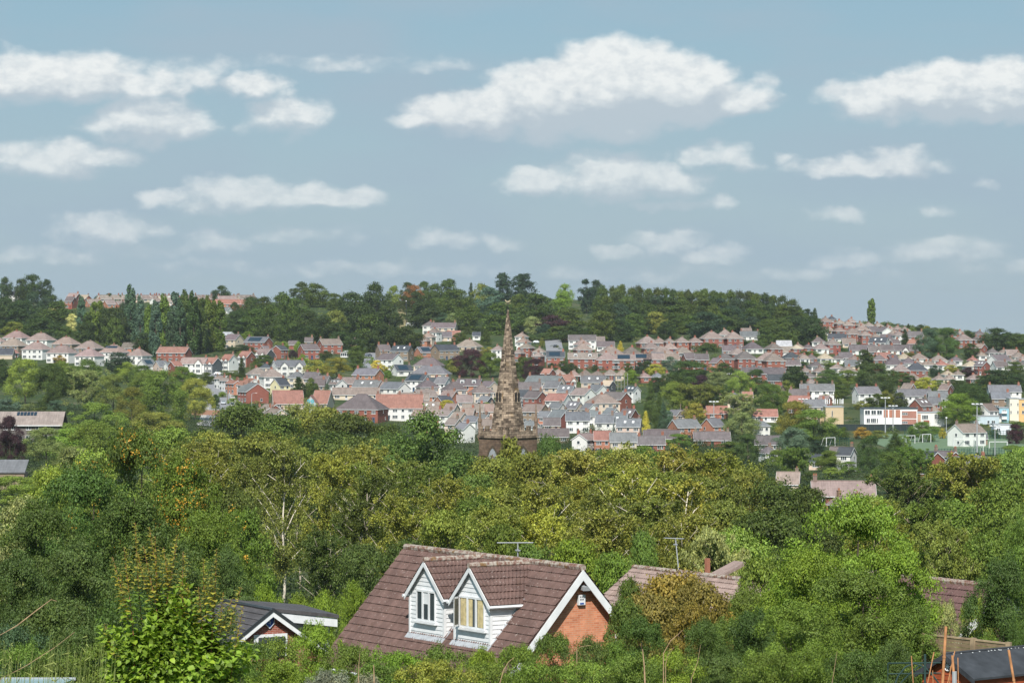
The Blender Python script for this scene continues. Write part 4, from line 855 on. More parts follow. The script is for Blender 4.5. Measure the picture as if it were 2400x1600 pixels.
post(952, 706, 765, 'tall dark mast with white head beside the caravan path', 'mast', 'mast', 'dark_metal', .3, 'cap')
post(2075, 934, 1018, 'floodlight mast in front of the white and brick office block', 'floodlight', 'floodlight', 'grey_metal', .2, 'flood')
post(2093, 953, 1012, 'shorter floodlight mast just right of the tall one by the office block', 'floodlight', 'floodlight', 'grey_metal', .2, 'flood')
post(1882, 937, 1010, 'floodlight mast rising from the yellow green tree', 'floodlight', 'floodlight', 'grey_metal', .16, 'flood')
post(2290, 949, 1068, 'tall floodlight mast at the near side of the sports pitch', 'floodlight', 'floodlight', 'grey_metal', .2, 'flood')
post(2218, 980, 1027, 'lamp post left of the white gabled cottage by the pitch', 'lamp post', 'lamp_post', 'grey_metal', .15, 'cap')
post(2332, 1000, 1070, 'slim mast at the right end of the sports pitch', 'floodlight', 'floodlight', 'grey_metal', .15, 'flood')
post(1673, 943, 1015, 'floodlight mast between the brick semis and the brick hall', 'floodlight', 'floodlight', 'grey_metal', .17, 'flood')
post(1595, 946, 985, 'wooden pole left of the brick semis', 'pole', 'utility_pole', 'wood_pole', .22)
post(1687, 921, 952, 'wooden pole above the brick hall', 'pole', 'utility_pole', 'wood_pole', .2, 'tee')
post(559, 848, 880, 'street lamp in front of the bay fronted semis', 'lamp post', 'street_lamp', 'grey_metal', .12, 'arm')
post(586, 852, 880, 'pole right of the conifer beside the bay fronted semis', 'pole', 'utility_pole', 'wood_pole', .14)
post(590, 922, 965, 'street lamp against the red brick end terrace', 'lamp post', 'street_lamp', 'grey_metal', .12, 'arm')
post(533, 905, 945, 'wooden pole on the terrace street', 'pole', 'utility_pole', 'wood_pole', .14)
post(497, 875, 900, 'street lamp at the top bend of the street', 'lamp post', 'street_lamp', 'grey_metal', .1, 'arm')
post(498, 965, 1000, 'wooden pole by the low brick wall at the street bottom', 'pole', 'utility_pole', 'wood_pole', .14)
post(1913, 1018, 1040, 'thin grey pole beside the round blue green shrub', 'pole', 'utility_pole', 'grey_metal', .1)
post(1934, 746, 765, 'dark pole among the top right houses', 'pole', 'utility_pole', 'dark_metal', .12)
post(2298, 938, 975, 'pole with crossarm behind the blue flats', 'pole', 'utility_pole', 'grey_metal', .15, 'tee')
# low brick wall by the street
o = empty('garden_wall', gpos(492, 975)); b = MB(); b.box(-7, 5, -.15, .15, -1, 2.2); b.build('brickwork', ['brick'], o, color=(.3, .17, .12)); b = MB(); b.box(-7.05, 5.05, -.2, .2, 2.2, 2.35); b.build('coping', ['pavement'], o)
THINGS.append((o, 'low brick garden wall at the bottom of the terrace street', '', 'wall', None, 1))
# ------------------------------------------------------------ sports pitch
plain('pitch_turf', (.14, .20, .12), .95, .1, .06, .2); plain('green_mesh', (.02, .075, .06), .7, .3, .1, .5); plain('dark_cladding', (.02, .035, .035), .6, .3, .1, .4)
xa, ya = gp(2080, 1072); xb, yb = gp(2420, 1072)
b = MB(); gx0, gx1, gy0, gy1 = at(2100, 735, 1060).x, at(2460, 735, 1060).x, 1030, 1195
for j in range(12):
    for i in range(12):
        X0 = gx0 + (gx1 - gx0) * i / 12; X1 = gx0 + (gx1 - gx0) * (i + 1) / 12; Y0 = gy0 + (gy1 - gy0) * j / 12; Y1 = gy0 + (gy1 - gy0) * (j + 1) / 12
        b.quad([(X0, Y0, ground(X0, Y0) + .15), (X1, Y0, ground(X1, Y0) + .15), (X1, Y1, ground(X1, Y1) + .15), (X0, Y1, ground(X0, Y1) + .15)])
setp(b.build('sports_pitch', ['pitch_turf']), kind='structure')
def goal(px, py, w, h, rz, label):
    p = gpos(px, py); o = empty('football_goal', p, R(rz)); r = .12
    for s in (-1, 1): b = MB(); b.tube([(s * w / 2, 0, 0), (s * w / 2, 0, h)], r, 6); b.build('post', ['white_paint'], o)
    b = MB(); b.tube([(-w / 2, 0, h), (w / 2, 0, h)], r, 6); b.build('crossbar', ['white_paint'], o)
    b = MB()
    for s in (-1, 1): b.tube([(s * w / 2, 0, h), (s * w / 2, h * .45, h * .95), (s * w / 2, h * .9, 0)], .07, 5)
    b.tube([(-w / 2, h * .9, .1), (w / 2, h * .9, .1)], .07, 5); b.build('net_frame', ['white_paint'], o)
    THINGS.append((o, label, '', 'goal', 'football goals on the pitch', 1))
goal(2134, 1040, 4.5, 2.9, 40, 'white football goal at the far left corner of the pitch'); goal(2172, 1038, 3.6, 3.0, 30, 'white football goal right of the far left one')
goal(2260, 1048, 7.2, 2.8, 0, 'wide white football goal below the white gabled cottage'); goal(2340, 1052, 6.0, 2.4, 0, 'white football goal at the far right of the pitch')
goal(1947, 1046, 4.2, 3.0, 40, 'small white goal left of the slate roofed cottage'); goal(2295, 1063, 3.0, 2.6, 20, 'small white goal near the pitch front fence')
def netfence(p0, p1, h, label, n=14, mat='green_mesh'):
    o = empty('mesh_fence', (0, 0, 0))
    for k in range(n + 1):
        p = Vector(p0).lerp(Vector(p1), k / n); b = MB(); b.tube([(p.x, p.y, p.z - .3), (p.x, p.y, p.z + h)], .07, 5); b.build('post', [mat], o)
    b = MB(); a, c = Vector(p0), Vector(p1); d = (c - a).normalized()
    for k in range(5): z = h * (k + .5) / 5; b.obox(a + Vector((0, 0, z)), c - a, (0, .04, 0), (0, 0, .12))
    n2 = int((c - a).length / 1.0)
    for k in range(n2): q = a.lerp(c, k / n2); b.obox(q, d * .12, (0, .05, 0), (0, 0, h))
    b.build('mesh', [mat], o); THINGS.append((o, label, '', 'fence', 'pitch fences', h))
netfence(gpos(2120, 1026), gpos(2390, 1030), 3.2, 'green mesh fence along the far side of the sports pitch', 18)
netfence(gpos(2200, 1069), gpos(2400, 1066), 2.4, 'green mesh fence along the near side of the sports pitch', 14)
netfence(gpos(1935, 1043), gpos(2000, 1046), 3.0, 'green mesh fence behind the small left goal', 6)
# dark screen wall below the office block
Yw = locate(2040, 1010); o = empty('screen_wall', (at(2050, 700, Yw).x, Yw, ground(at(2050, 700, Yw).x, Yw)))
zt = at(2050, 995, Yw).z - o.location.z; wl = 180 / F * Yw
b = MB(); b.box(-wl / 2, wl / 2, 0, .4, -1, zt); b.build('boards', ['dark_cladding'], o)
b = MB(); b.box(-wl / 2, wl / 2, -.1, .5, zt, zt + .15); b.build('coping', ['dark_metal'], o)
for k in range(13): b = MB(); x = -wl / 2 + wl * k / 12; b.box(x - .12, x + .12, -.15, 0, -1, zt - .05); b.build('post', ['dark_metal'], o)
THINGS.append((o, 'long dark boarded screen wall below the white office block', '', 'wall', None, 2))
# ------------------------------------------------------------ box buildings with measured fronts
def frame(px0, pyt, pyb, px1=None, y0=800):
    """distance found from the base row; returns origin (left base), metres per pixel"""
    Y = locate((px0 + (px1 or px0)) / 2, pyb, 0, y0); return at(px0, pyb, Y), Y / F
def blockb(name, label, px0, px1, pyt, pyb, depth, col, roofm='slate_dark', wins=(), cat='building', panels=(), mat='render', parap=.25, rot=0.0):
    p, k = frame(px0, pyt, pyb, px1); Wm = (px1 - px0) * k; H = (pyb - pyt) * k
    o = empty(name, p, R(rot)); b = MB(); b.box(0, Wm, 0, depth, -4, H); b.build('wall', [mat], o, color=col)
    b = MB(); b.box(-.2, Wm + .2, -.2, depth + .2, H, H + parap); b.build('roof', [roofm], o)
    for (a, b0, c, d, pc) in panels:
        q = MB(); q.box((a - px0) * k, (c - px0) * k, -.06, .02, (pyb - d) * k, (pyb - b0) * k); q.build('brick_panel', ['brick'], o, color=pc)
    for (a, b0, c, d, n) in wins:
        link_mesh('window', win_mesh(round((c - a) * k, 2), round((d - b0) * k, 2), n), o, (((a + c) / 2 - px0) * k, -.08, (pyb - d) * k))
    THINGS.append((o, label, '', cat, None, H / 2)); return o, k, Wm, H
BR = (.42, .19, .13)
blockb('office_block', 'white two storey flat roofed office block with brick panels', 2025, 2150, 958, 1006, 14, (.8, .8, .8), 'dark_metal',
       [(2027, 961, 2039, 971, 2), (2042, 961, 2053, 971, 2), (2055.5, 961, 2067, 971, 2), (2031, 980, 2039, 990, 2), (2041, 980, 2053, 990, 3), (2055, 980, 2058, 990, 1), (2114, 966.5, 2127, 971.5, 3), (2114, 987, 2127, 992, 3)],
       'office building', [(2071, 960, 2081, 978, BR), (2084, 960, 2096, 978, BR), (2099, 960, 2110, 978, BR), (2113.5, 963, 2148, 980, (.38, .19, .15)), (2113.5, 982, 2148, 994, (.38, .19, .15))])
blockb('annexe', 'low white flat roofed annexe with red panel right of the office block', 2150.5, 2214, 967, 1000, 10, (.74, .74, .72), 'grey_metal',
       [(2161, 972, 2175, 982, 4), (2190, 970, 2212, 982, 6)], 'office building', [(2151, 970, 2158, 992, (.5, .3, .22)), (2165, 985, 2178, 992, (.36, .08, .06))])
o, k, Wm, H = blockb('mast_building', 'tall beige block carrying white phone antennas on its roof', 1935, 1977, 954, 1000, 10, (.55, .44, .29), 'grey_metal', [(1949, 962, 1952, 976, 1)], 'building', [], 'render')
for i, xx in enumerate((-.6, .4, 1.6, 3.4, 4.2, 5.4, 6.3, 7.3, 8.0)):
    a = empty('phone_antenna', o.location + Vector((xx * .82 + .5, 1 + (i % 3) * 1.2, H + .25))); b = MB(); b.tube([(0, 0, 0), (0, 0, 2.9)], .05, 5); b.build('pole', ['grey_metal'], a)
    b = MB(); b.box(-.16, .16, -.22, -.06, 1.0, 3.0 - (i % 2) * .3); b.build('panel', ['white_paint'], a)
    THINGS.append((a, 'white panel antenna on the beige block, %s from left' % ORD_[i], '', 'antenna', 'antennas on the beige block', 2))
blockb('beige_wing', 'low beige wing with white roof edge below the antennas', 1922, 1960, 970, 996, 9, (.50, .38, .24), 'white_paint', [], 'building')
# flats on the right edge
o, k, Wm, H = blockb('blue_flats', 'pale blue flats with small balconies at the right edge', 2342, 2365, 956, 990, 9, (.30, .52, .62), 'grey_metal', [(2349, 960, 2358, 968, 2), (2349, 975, 2358, 983, 2)], 'flats')
for zz in (.25, .65):
    b = MB(); b.box(Wm * .2, Wm * .75, -1.0, 0, H * zz - .15, H * zz); b.box(Wm * .2, Wm * .75, -1.0, -.95, H * zz, H * zz + .9); b.build('balcony', ['white_paint'], o)
blockb('grey_flats_top', 'dark timber clad top storey above the blue flats', 2344, 2366.5, 938, 955, 9, (.16, .15, .15), 'grey_metal', [(2350, 944, 2358, 954, 2)], 'flats')
blockb('cream_flats', 'cream rendered flats between the blue and yellow ones', 2366.6, 2388, 934, 990, 9, (.76, .72, .60), 'grey_metal', [(2368, 944, 2371, 950, 1), (2384, 944, 2387, 950, 1), (2368, 962, 2371, 969, 1), (2384, 962, 2387, 969, 1)], 'flats')
blockb('yellow_flats', 'yellow rendered flats cut by the right edge', 2388.4, 2420, 936, 990, 9, (.70, .47, .22), 'grey_metal', [(2395, 944, 2400, 951, 1), (2395, 962, 2400, 969, 1)], 'flats')
blockb('clinic', 'low pale blue flat roofed building behind the cottage', 2282, 2342, 975, 994, 10, (.50, .60, .66), 'grey_metal', [(2314, 985, 2319, 992, 1), (2324, 985, 2332, 992, 2)], 'building')
blockb('white_annexe', 'low white flat roofed building beside the purple tree', 2330, 2370, 995, 1020, 8, (.66, .70, .76), 'grey_metal', [(2336, 1003, 2344, 1010, 2), (2358, 1006, 2367, 1018, 2)], 'building')
# long building on the far left
p, k = frame(0, 965, 1040, 140)
k = locate(60, 1040, 0, 500) / F; p = at(-30, 1040, k * F)
def P_(px, py, dy=0.0): return ((px + 30) * k, dy, (1040 - py) * k)
o = empty('care_home', p); Wm = (172) * k; b = MB(); b.box(0, Wm, 0, 10, -4, (1040 - 997) * k); b.build('wall', ['brick'], o, color=(.17, .15, .14))
b = MB(); e0 = (1040 - 996) * k; r0 = (1040 - 965) * k
b.hexa([(-1, -.7, e0 - .25), (Wm + .6, -.7, e0 - .25), (Wm + .6, 5, r0 - .25), (-1, 5, r0 - .25), (-1, -.7, e0), (Wm + .6, -.7, e0), (Wm + .6, 5, r0), (-1, 5, r0)])
b.hexa([(-1, 5, r0 - .25), (Wm + .6, 5, r0 - .25), (Wm + .6, 10.7, e0 - .25), (-1, 10.7, e0 - .25), (-1, 5, r0), (Wm + .6, 5, r0), (Wm + .6, 10.7, e0), (-1, 10.7, e0)])
b.build('roof', ['roof'], o, color=(.27, .225, .205))
b = MB(); b.box(-1, Wm + .6, -.8, -.7, e0 - .22, e0 + .02); b.build('gutter', ['white_paint'], o)
for (a, b0, c, d, n) in ((27, 998, 37, 1007, 2), (61, 998, 73, 1007, 2), (84, 998, 96, 1007, 2), (43, 1021, 53, 1031, 1), (60, 1020, 73, 1029, 2), (8, 998, 18, 1007, 2), (100, 1020, 112, 1029, 2), (118, 998, 130, 1007, 2)):
    link_mesh('window', win_mesh(round((c - a) * k, 2), round((d - b0) * k, 2), n), o, (((a + c) / 2 + 30) * k, -.02, (1040 - d) * k))
for i in range(6):
    sl_ = (r0 - e0) / 5.7; b = MB(); x = (35 + i * 8 + 30) * k; b.obox((x, 3.2, e0 + (3.9) * sl_ + .06), (6.6 * k, 0, 0), (0, 1.4, 1.4 * sl_), (0, 0, .08)); b.build('solar_panel', ['solar'], o)
THINGS.append((o, 'long two storey brown building with solar panels at far left', '', 'building', None, 4))
o = empty('outbuilding', at(-20, 1096, 620)); b = MB(); b.hexa([(0, 0, -1), (6.5, 0, -1), (6.5, 5, 1.2), (0, 5, 1.2), (0, 0, -.8), (6.5, 0, -.8), (6.5, 5, 1.4), (0, 5, 1.4)]); b.build('roof', ['roof'], o, color=RC['g']); b = MB(); b.box(.2, 6.3, .3, 5, -6, -.95); b.build('wall', ['brick'], o, color=WC['s'])
THINGS.append((o, 'grey roofed outbuilding under the copper tree at left edge', '', 'building', None, 0))
# shop with pale blue gable and looped sign
k = (locate(729, 958, 0) - 30) / F; p = at(728, 958, k * F); o = empty('corner_shop', p); gw = 18.5 * k; gh = 31 * k
b = MB(); b.quad([(-gw, 0, -3), (gw, 0, -3), (gw, 0, .8), (0, 0, gh * .98), (-gw, 0, .8)]); b.quad([(gw, 0, -3), (gw, 12, -3), (gw, 12, .8), (gw, 0, .8)]); b.quad([(-gw, 12, -3), (-gw, 0, -3), (-gw, 0, .8), (-gw, 12, .8)])
b.build('gable_wall', ['render'], o, color=(.42, .47, .49)); b = MB()
for s in (-1, 1):
    P = [(s * (gw + .3), -.3, .5), (0, -.3, gh), (0, 12, gh), (s * (gw + .3), 12, .5)]; P = P if s > 0 else P[::-1]
    b.hexa([(x, y, z) for x, y, z in P] + [(x, y, z + .22) for x, y, z in P])
b.build('roof', ['roof'], o, color=RC['r']); s_ = MB()
for (dx, dz) in ((-.75, .75), (.75, .75), (-.75, -.75), (.75, -.75)):
    for j in range(10): a0 = j / 10 * 6.283; a1 = (j + 1) / 10 * 6.283; s_.tube([(dx + math.cos(a0) * .5, -.08, gh * .45 + dz + math.sin(a0) * .5), (dx + math.cos(a1) * .5, -.08, gh * .45 + dz + math.sin(a1) * .5)], .16, 5, 0, False)
m, t = new_mat('cyan_sign'); out(t, pbsdf(t, (.03, .5, .62, 1), .5, .3)); s_.build('sign', ['cyan_sign'], o)
THINGS.append((o, 'shop with pale blue gable carrying a cyan four loop sign', '', 'shop', None, 2))
# conservatory
p = gpos(811, 838); o = empty('conservatory', p, R(-25)); b = MB()
for x in (-2.2, -1.1, 0, 1.1, 2.2):
    b.box(x - .08, x + .08, -1.6, -1.44, 0, 2.2); b.tube([(x, -1.5, 2.2), (x * .3, .8, 3.4)], .07, 4)
b.box(-2.3, 2.3, -1.62, -1.46, 0, .7); b.box(-2.3, 2.3, -1.62, -1.46, 2.1, 2.25); b.build('frame', ['white_paint'], o)
b = MB(); b.box(-2.2, 2.2, -1.4, 1.4, .1, 2.1); b.build('glazing', ['pane'], o); THINGS.append((o, 'white framed conservatory beside the tall brick house', '', 'conservatory', None, 1))
# scaffolding and part built roof
def scaffold(px, py, wpx, hpx, label):
    p = gpos(px, py); Y = p.y; w = wpx / F * Y; h = hpx / F * Y; o = empty('scaffolding', p); n = 6
    for i in range(n):
        for yy in (0, 1.4): b = MB(); x = -w / 2 + w * i / (n - 1); b.tube([(x, yy, -.5), (x, yy, h * (1 if i % 2 else .9))], .09, 5); b.build('standard', ['grey_metal'], o)
    for j in range(1, 5): b = MB(); z = h * j / 4.6; b.box(-w / 2 - .3, w / 2 + .3, -.1, 1.5, z, z + .12); b.build('deck', ['wood_pole'], o)
    THINGS.append((o, label, '', 'scaffolding', None, h / 2))
scaffold(1452, 914, 38, 38, 'tall tube scaffolding beside the part built roof'); scaffold(1416, 863, 40, 20, 'scaffolding across the dark fronted brick terrace')
# ------------------------------------------------------------ church tower and spire
m, t = new_mat('spire_stone')
uvn = nd(t, 'ShaderNodeUVMap', uv_map='UVMap').outputs[0]
def stonework(t, vec, bw, bh, c1, c2, mort, soot):
    bt = nd(t, 'ShaderNodeTexBrick', {'Vector': vec, 'Color1': c1, 'Color2': c2, 'Mortar': mort, 'Scale': 1.0, 'Mortar Size': .018, 'Mortar Smooth': .3, 'Bias': -.1, 'Brick Width': bw, 'Row Height': bh})
    bt.offset = .5; bt.squash = 1.0
    c = bt.outputs['Color']
    n1 = noise(t, vec, .42, 4.0, .6)
    c = mixc(t, mr(t, n1, .42, .62, 0, soot), c, scl(t, c, .42))
    n2 = noise(t, vec, 2.2, 3.0)
    return scl(t, c, mr(t, n2, .3, .7, .75, 1.25)), bt
c, bt = stonework(t, uvn, .78, .34, (.43, .335, .25, 1), (.06, .045, .036, 1), (.045, .034, .028, 1), .85)
ly = mixc(t, mr(t, noise(t, uvn, .25, 2.0), .62, .72, 0, .5), c, (.36, .23, .07, 1))
bmp = nd(t, 'ShaderNodeBump', {'Height': bt.outputs['Fac'], 'Strength': .5, 'Distance': .05}); bmp.invert = True
out(t, nd(t, 'ShaderNodeBsdfPrincipled', {'Base Color': ly, 'Roughness': .95, 'Specular IOR Level': .1, 'Normal': bmp.outputs[0]}).outputs[0])
m, t = new_mat('tower_stone'); uvn = nd(t, 'ShaderNodeUVMap', uv_map='UVMap').outputs[0]
c, bt = stonework(t, uvn, .8, .33, (.20, .14, .10, 1), (.14, .10, .075, 1), (.09, .065, .05, 1), .5)
out(t, pbsdf(t, c, .95, .1))
plain('gilt', (.50, .42, .27), .5, .4, .1, 3, .2); plain('louvre', (.30, .32, .34), .7, .2)
CY = 500.0; cx_ = at(1190.5, 700, CY).x; gz = ground(cx_, CY); k = CY / F
ch = empty('church', (cx_, CY, gz), 0.0)
zP = (HOR - 1024) * k - gz      # base of the parapet
zS = (HOR - 1010) * k - gz      # foot of the spire visible above the parapet
half = 68 * k                   # half diagonal of the tower
def cornr(i, r): a = -math.pi / 2 + i * math.pi / 2; return Vector((math.cos(a) * r, math.sin(a) * r, 0))
b = MB()
for i in range(4):
    A, B = cornr(i, half), cornr(i + 1, half); L = (B - A).length
    b.quad([A + Vector((0, 0, -2)), B + Vector((0, 0, -2)), B + Vector((0, 0, zP)), A + Vector((0, 0, zP))], 0, [(i * 9.3, -2), (i * 9.3 + L, -2), (i * 9.3 + L, zP), (i * 9.3, zP)])
b.build('tower', ['tower_stone'], ch)
def ring(z0, z1, r, name, mat='tower_stone'):
    q = MB()
    for i in range(4):
        A, B = cornr(i, r), cornr(i + 1, r); L = (B - A).length; Z0, Z1 = Vector((0, 0, z0)), Vector((0, 0, z1))
        q.quad([A + Z0, B + Z0, B + Z1, A + Z1], 0, [(0, z0), (L, z0), (L, z1), (0, z1)])
        Ai, Bi = cornr(i, half - .1), cornr(i + 1, half - .1); q.quad([A + Z1, B + Z1, Bi + Z1, Ai + Z1], 0, [(0, 0), (L, 0), (L, .3), (0, .3)]); q.quad([B + Z0, A + Z0, Ai + Z0, Bi + Z0], 0, [(0, 0), (L, 0), (L, .3), (0, .3)])
    return q.build(name, [mat], ch)
ring(zP - .05, zP + .3, half + .32, 'cornice', 'spire_stone'); ring(zP - 2.9, zP - 2.65, half + .15, 'string_course')
b = MB()                        # embattled parapet
for i in range(4):
    A, B = cornr(i, half + .1), cornr(i + 1, half + .1); d = (B - A); L = d.length; d.normalize(); nin = Vector((-d.y, d.x, 0)); n = 9
    def wallp(s0, s1, z0, z1):
        a, c_ = A + d * s0, A + d * s1; vs = [a, c_, c_ + nin * .35, a + nin * .35]; Z0, Z1 = Vector((0, 0, z0)), Vector((0, 0, z1))
        P = [v + Z0 for v in vs] + [v + Z1 for v in vs]
        for f in ((0, 1, 5, 4), (1, 2, 6, 5), (2, 3, 7, 6), (3, 0, 4, 7), (4, 5, 6, 7)):
            b.quad([P[j] for j in f], 0, [(s0, z0), (s1, z0), (s1, z1), (s0, z1)])
    wallp(0, L, zP + .3, zP + 1.0)
    for j in range(n):
        if j % 2 == 0: wallp(L * j / n, L * (j + 1) / n, zP + 1.0, zP + 1.75)
b.build('parapet', ['spire_stone'], ch)
for i in range(4):
    if i == 0: continue
    c0 = cornr(i, half - .15); b = MB()
    b.tube([c0 + Vector((0, 0, zP + .3)), c0 + Vector((0, 0, zP + 2.4))], .27, 8); b.tube([c0 + Vector((0, 0, zP + 2.4)), c0 + Vector((0, 0, zP + 2.85))], .36, 8); b.tube([c0 + Vector((0, 0, zP + 2.85)), c0 + Vector((0, 0, zP + 5.3))], [.23, .04], 8)
    l = b.mesh('pinnacle', ['bark']); link_mesh('pinnacle', l, ch, color=(.22, .16, .12))
# spire: octagon, one flat towards the camera, slight entasis from measured widths
prof = [(zP + .5, 40.5), (zS, 39.0), ((HOR - 975) * k - gz, 35.5), ((HOR - 922) * k - gz, 26.5), ((HOR - 870) * k - gz, 20.0), ((HOR - 828) * k - gz, 14.2), ((HOR - 780) * k - gz, 8.4), ((HOR - 735) * k - gz, 2.9), ((HOR - 726) * k - gz, 1.8)]
b = MB(); a8 = [math.pi / 8 + j * math.pi / 4 for j in range(8)]
def wr(z):
    for (z0, w0), (z1, w1) in zip(prof[:-1], prof[1:]):
        if z <= z1: return (w0 + (w1 - w0) * (z - z0) / (z1 - z0)) * k
    return prof[-1][1] * k
zz = np.linspace(prof[0][0], prof[-1][0], 61)
for z0, z1 in zip(zz[:-1], zz[1:]):
    r0, r1 = wr(z0) / math.cos(math.pi / 8), wr(z1) / math.cos(math.pi / 8)
    for j in range(8):
        A0, A1 = a8[j], a8[(j + 1) % 8]; P = [(math.cos(A0) * r0, math.sin(A0) * r0, z0), (math.cos(A1) * r0, math.sin(A1) * r0, z0), (math.cos(A1) * r1, math.sin(A1) * r1, z1), (math.cos(A0) * r1, math.sin(A0) * r1, z1)]
        f0 = r0 * .383; f1 = r1 * .383; o_ = j * 11.37
        b.quad(P, 0, [(o_ - f0, z0), (o_ + f0, z0), (o_ + f1, z1), (o_ - f1, z1)])
b.quad([(math.cos(a) * wr(zz[-1]), math.sin(a) * wr(zz[-1]), zz[-1]) for a in a8], 0, [(0, 0)] * 8)
b.build('spire', ['spire_stone'], ch)
# weathercock
zt = zz[-1]; b = MB(); b.tube([(0, 0, zt - .2), (0, 0, zt + 1.5)], .06, 6); b.build('vane_rod', ['dark_metal'], ch)
b = MB(); body = [(x * .62, z * .62) for x, z in [(-.75, .55), (-.45, .25), (0, .12), (.35, .2), (.5, .45), (.72, .6), (.5, .72), (.3, .55), (-.1, .42), (-.4, .5), (-.7, .85)]]
for s in (-.05, .05): pts = [(x, s, zt + 1.1 + z) for x, z in body]; b.quad(pts if s < 0 else pts[::-1])
for j in range(len(body)): (x0, z0), (x1, z1) = body[j], body[(j + 1) % len(body)]; b.quad([(x0, -.05, zt + 1.1 + z0), (x0, .05, zt + 1.1 + z0), (x1, .05, zt + 1.1 + z1), (x1, -.05, zt + 1.1 + z1)])
b.tube([(-.5, 0, zt + 1.0), (.5, 0, zt + 1.0)], .035, 5); b.build('weathercock', ['gilt'], ch)
# lucarnes on the two diagonal faces: paired lancet openings with a gabled hood
for (zc_, hh, sc) in (((HOR - 932) * k - gz, 1.5, 1.0), ((HOR - 826.5) * k - gz, .85, .62)):
    for an in (-135, -45, 135, 45):
        r = wr(zc_) + .12 * sc; nx_, ny_ = math.cos(R(an)), math.sin(R(an)); tx, ty = -ny_, nx_
        b = MB(); wq = .58 * sc
        def pt(s, dpt, z): return (nx_ * (r + dpt) + tx * s, ny_ * (r + dpt) + ty * s, z)
        z0_, z1_, z2_ = zc_ - hh * .5, zc_ + hh * .5, zc_ + hh * .82
        F_ = [pt(-wq, .07, z0_), pt(wq, .07, z0_), pt(wq, .07, z1_), pt(0, .07, z2_), pt(-wq, .07, z1_)]; Bk = [pt(-wq, -1.2, z0_), pt(wq, -1.2, z0_), pt(wq, -1.2, z1_), pt(0, -1.2, z2_), pt(-wq, -1.2, z1_)]
        uvs = [(0, 0), (1, 0), (1, 2), (.5, 3), (0, 2)]; b.quad(F_, 0, uvs)
        for j in range(5): b.quad([F_[j], Bk[j], Bk[(j + 1) % 5], F_[(j + 1) % 5]], 0, [(0, 0), (1.5, 0), (1.5, 1), (0, 1)])
        l = b.build('lucarne', ['spire_stone'], ch)
        for s in (-.32 * sc, .32 * sc):
            q = MB(); w_ = .2 * sc; q.quad([pt(s - w_, .09, z0_ + .15), pt(s + w_, .09, z0_ + .15), pt(s + w_, .09, z1_ - .1), pt(s, .09, z1_ + .2 * sc), pt(s - w_, .09, z1_ - .1)]); q.build('lancet', ['rubber_and_shade'], l)  # flat black faces paint the shade inside the lancet openings
# belfry windows: pointed arch with tracery and louvres, on the two visible faces
for i in (3, 0):
    A, B = cornr(i, half), cornr(i + 1, half); d = (B - A).normalized(); nO = Vector((d.y, -d.x, 0)); c0 = (A + B) / 2
    def pp(s, o2, z): v = c0 + d * s + nO * o2; return (v.x, v.y, z)
    def arch(w, z0, zsp, o2, n=8):
        pts = [pp(-w, o2, z0), pp(w, o2, z0)]
        for j in range(n + 1): tt = j / n; an = tt * math.pi / 3; pts.append(pp(-w + 2 * w * math.cos(an), o2, zsp + 2 * w * math.sin(an)))
        for j in range(n - 1, -1, -1): an = j / n * math.pi / 3; pts.append(pp(w - 2 * w * math.cos(an), o2, zsp + 2 * w * math.sin(an)))
        return pts
    z0_ = zP - 6.2; zsp = zP - 3.3
    b = MB(); o1 = arch(1.25, z0_ - .2, zsp, .16); o2_ = arch(.98, z0_, zsp, .16); b.quad(o1); b.m[-1] = 0
    wn = b.build('belfry_window', ['spire_dark' if False else 'bark'], ch, color=(.09, .07, .05))
    b = MB(); b.quad(arch(.95, z0_, zsp, .18)); b.build('louvre', ['louvre'], wn)
    b = MB(); b.tube([pp(0, .22, z0_), pp(0, .22, zsp + .6)], .09, 5); b.tube([pp(-.48, .22, zsp - .1), pp(0, .22, zsp + .7), pp(.48, .22, zsp - .1)], .07, 5)
    for j in range(7): z = z0_ + .3 + j * .42; b.tube([pp(-.95, .22, z), pp(.95, .22, z)], .04, 4)
    b.build('tracery', ['bark'], wn, color=(.16, .12, .09))
THINGS.append((ch, 'blackened sandstone church tower with tall octagonal spire and weathercock', '', 'church', None, 10))
# ------------------------------------------------------------ foreground materials
def tile_mat(name, c1, moss, lich):
    m, t = new_mat(name); o = nd(t, 'ShaderNodeTexCoord').outputs['Object']
    rn = nd(t, 'ShaderNodeNewGeometry').outputs['Random Per Island']
    c = scl(t, c1, mr(t, noise(t, o, 1.3, 5.0, .65), .3, .7, .72, 1.22))
    st = noise(t, vmt(t, 'MULTIPLY', o, (6.5, .6, .6)), 1.0, 2.0); c = scl(t, c, mr(t, st, .35, .65, .86, 1.12))
    c = mixc(t, mr(t, noise(t, o, 11.0, 3.0, .75), .62, .68, 0, .75), c, lich)          # pale lichen spots
    c = mixc(t, mr(t, noise(t, vmt(t, 'ADD', o, (7, 3, 1)), 2.2, 4.0), .58, .7, 0, .45), c, moss)
    out(t, pbsdf(t, c, .85, .25)); return m
tile_mat('tile_brown', (.138, .086, .075), (.10, .06, .045, 1), (.42, .36, .33, 1))
tile_mat('tile_pink', (.29, .215, .19), (.16, .11, .08, 1), (.5, .44, .4, 1))
tile_mat('tile_dark', (.13, .075, .07), (.07, .05, .04, 1), (.3, .24, .2, 1))
tile_mat('tile_slate', (.085, .08, .085), (.06, .055, .06, 1), (.15, .15, .15, 1))
m, t = new_mat('ridge_tile'); o = nd(t, 'ShaderNodeTexCoord').outputs['Object']
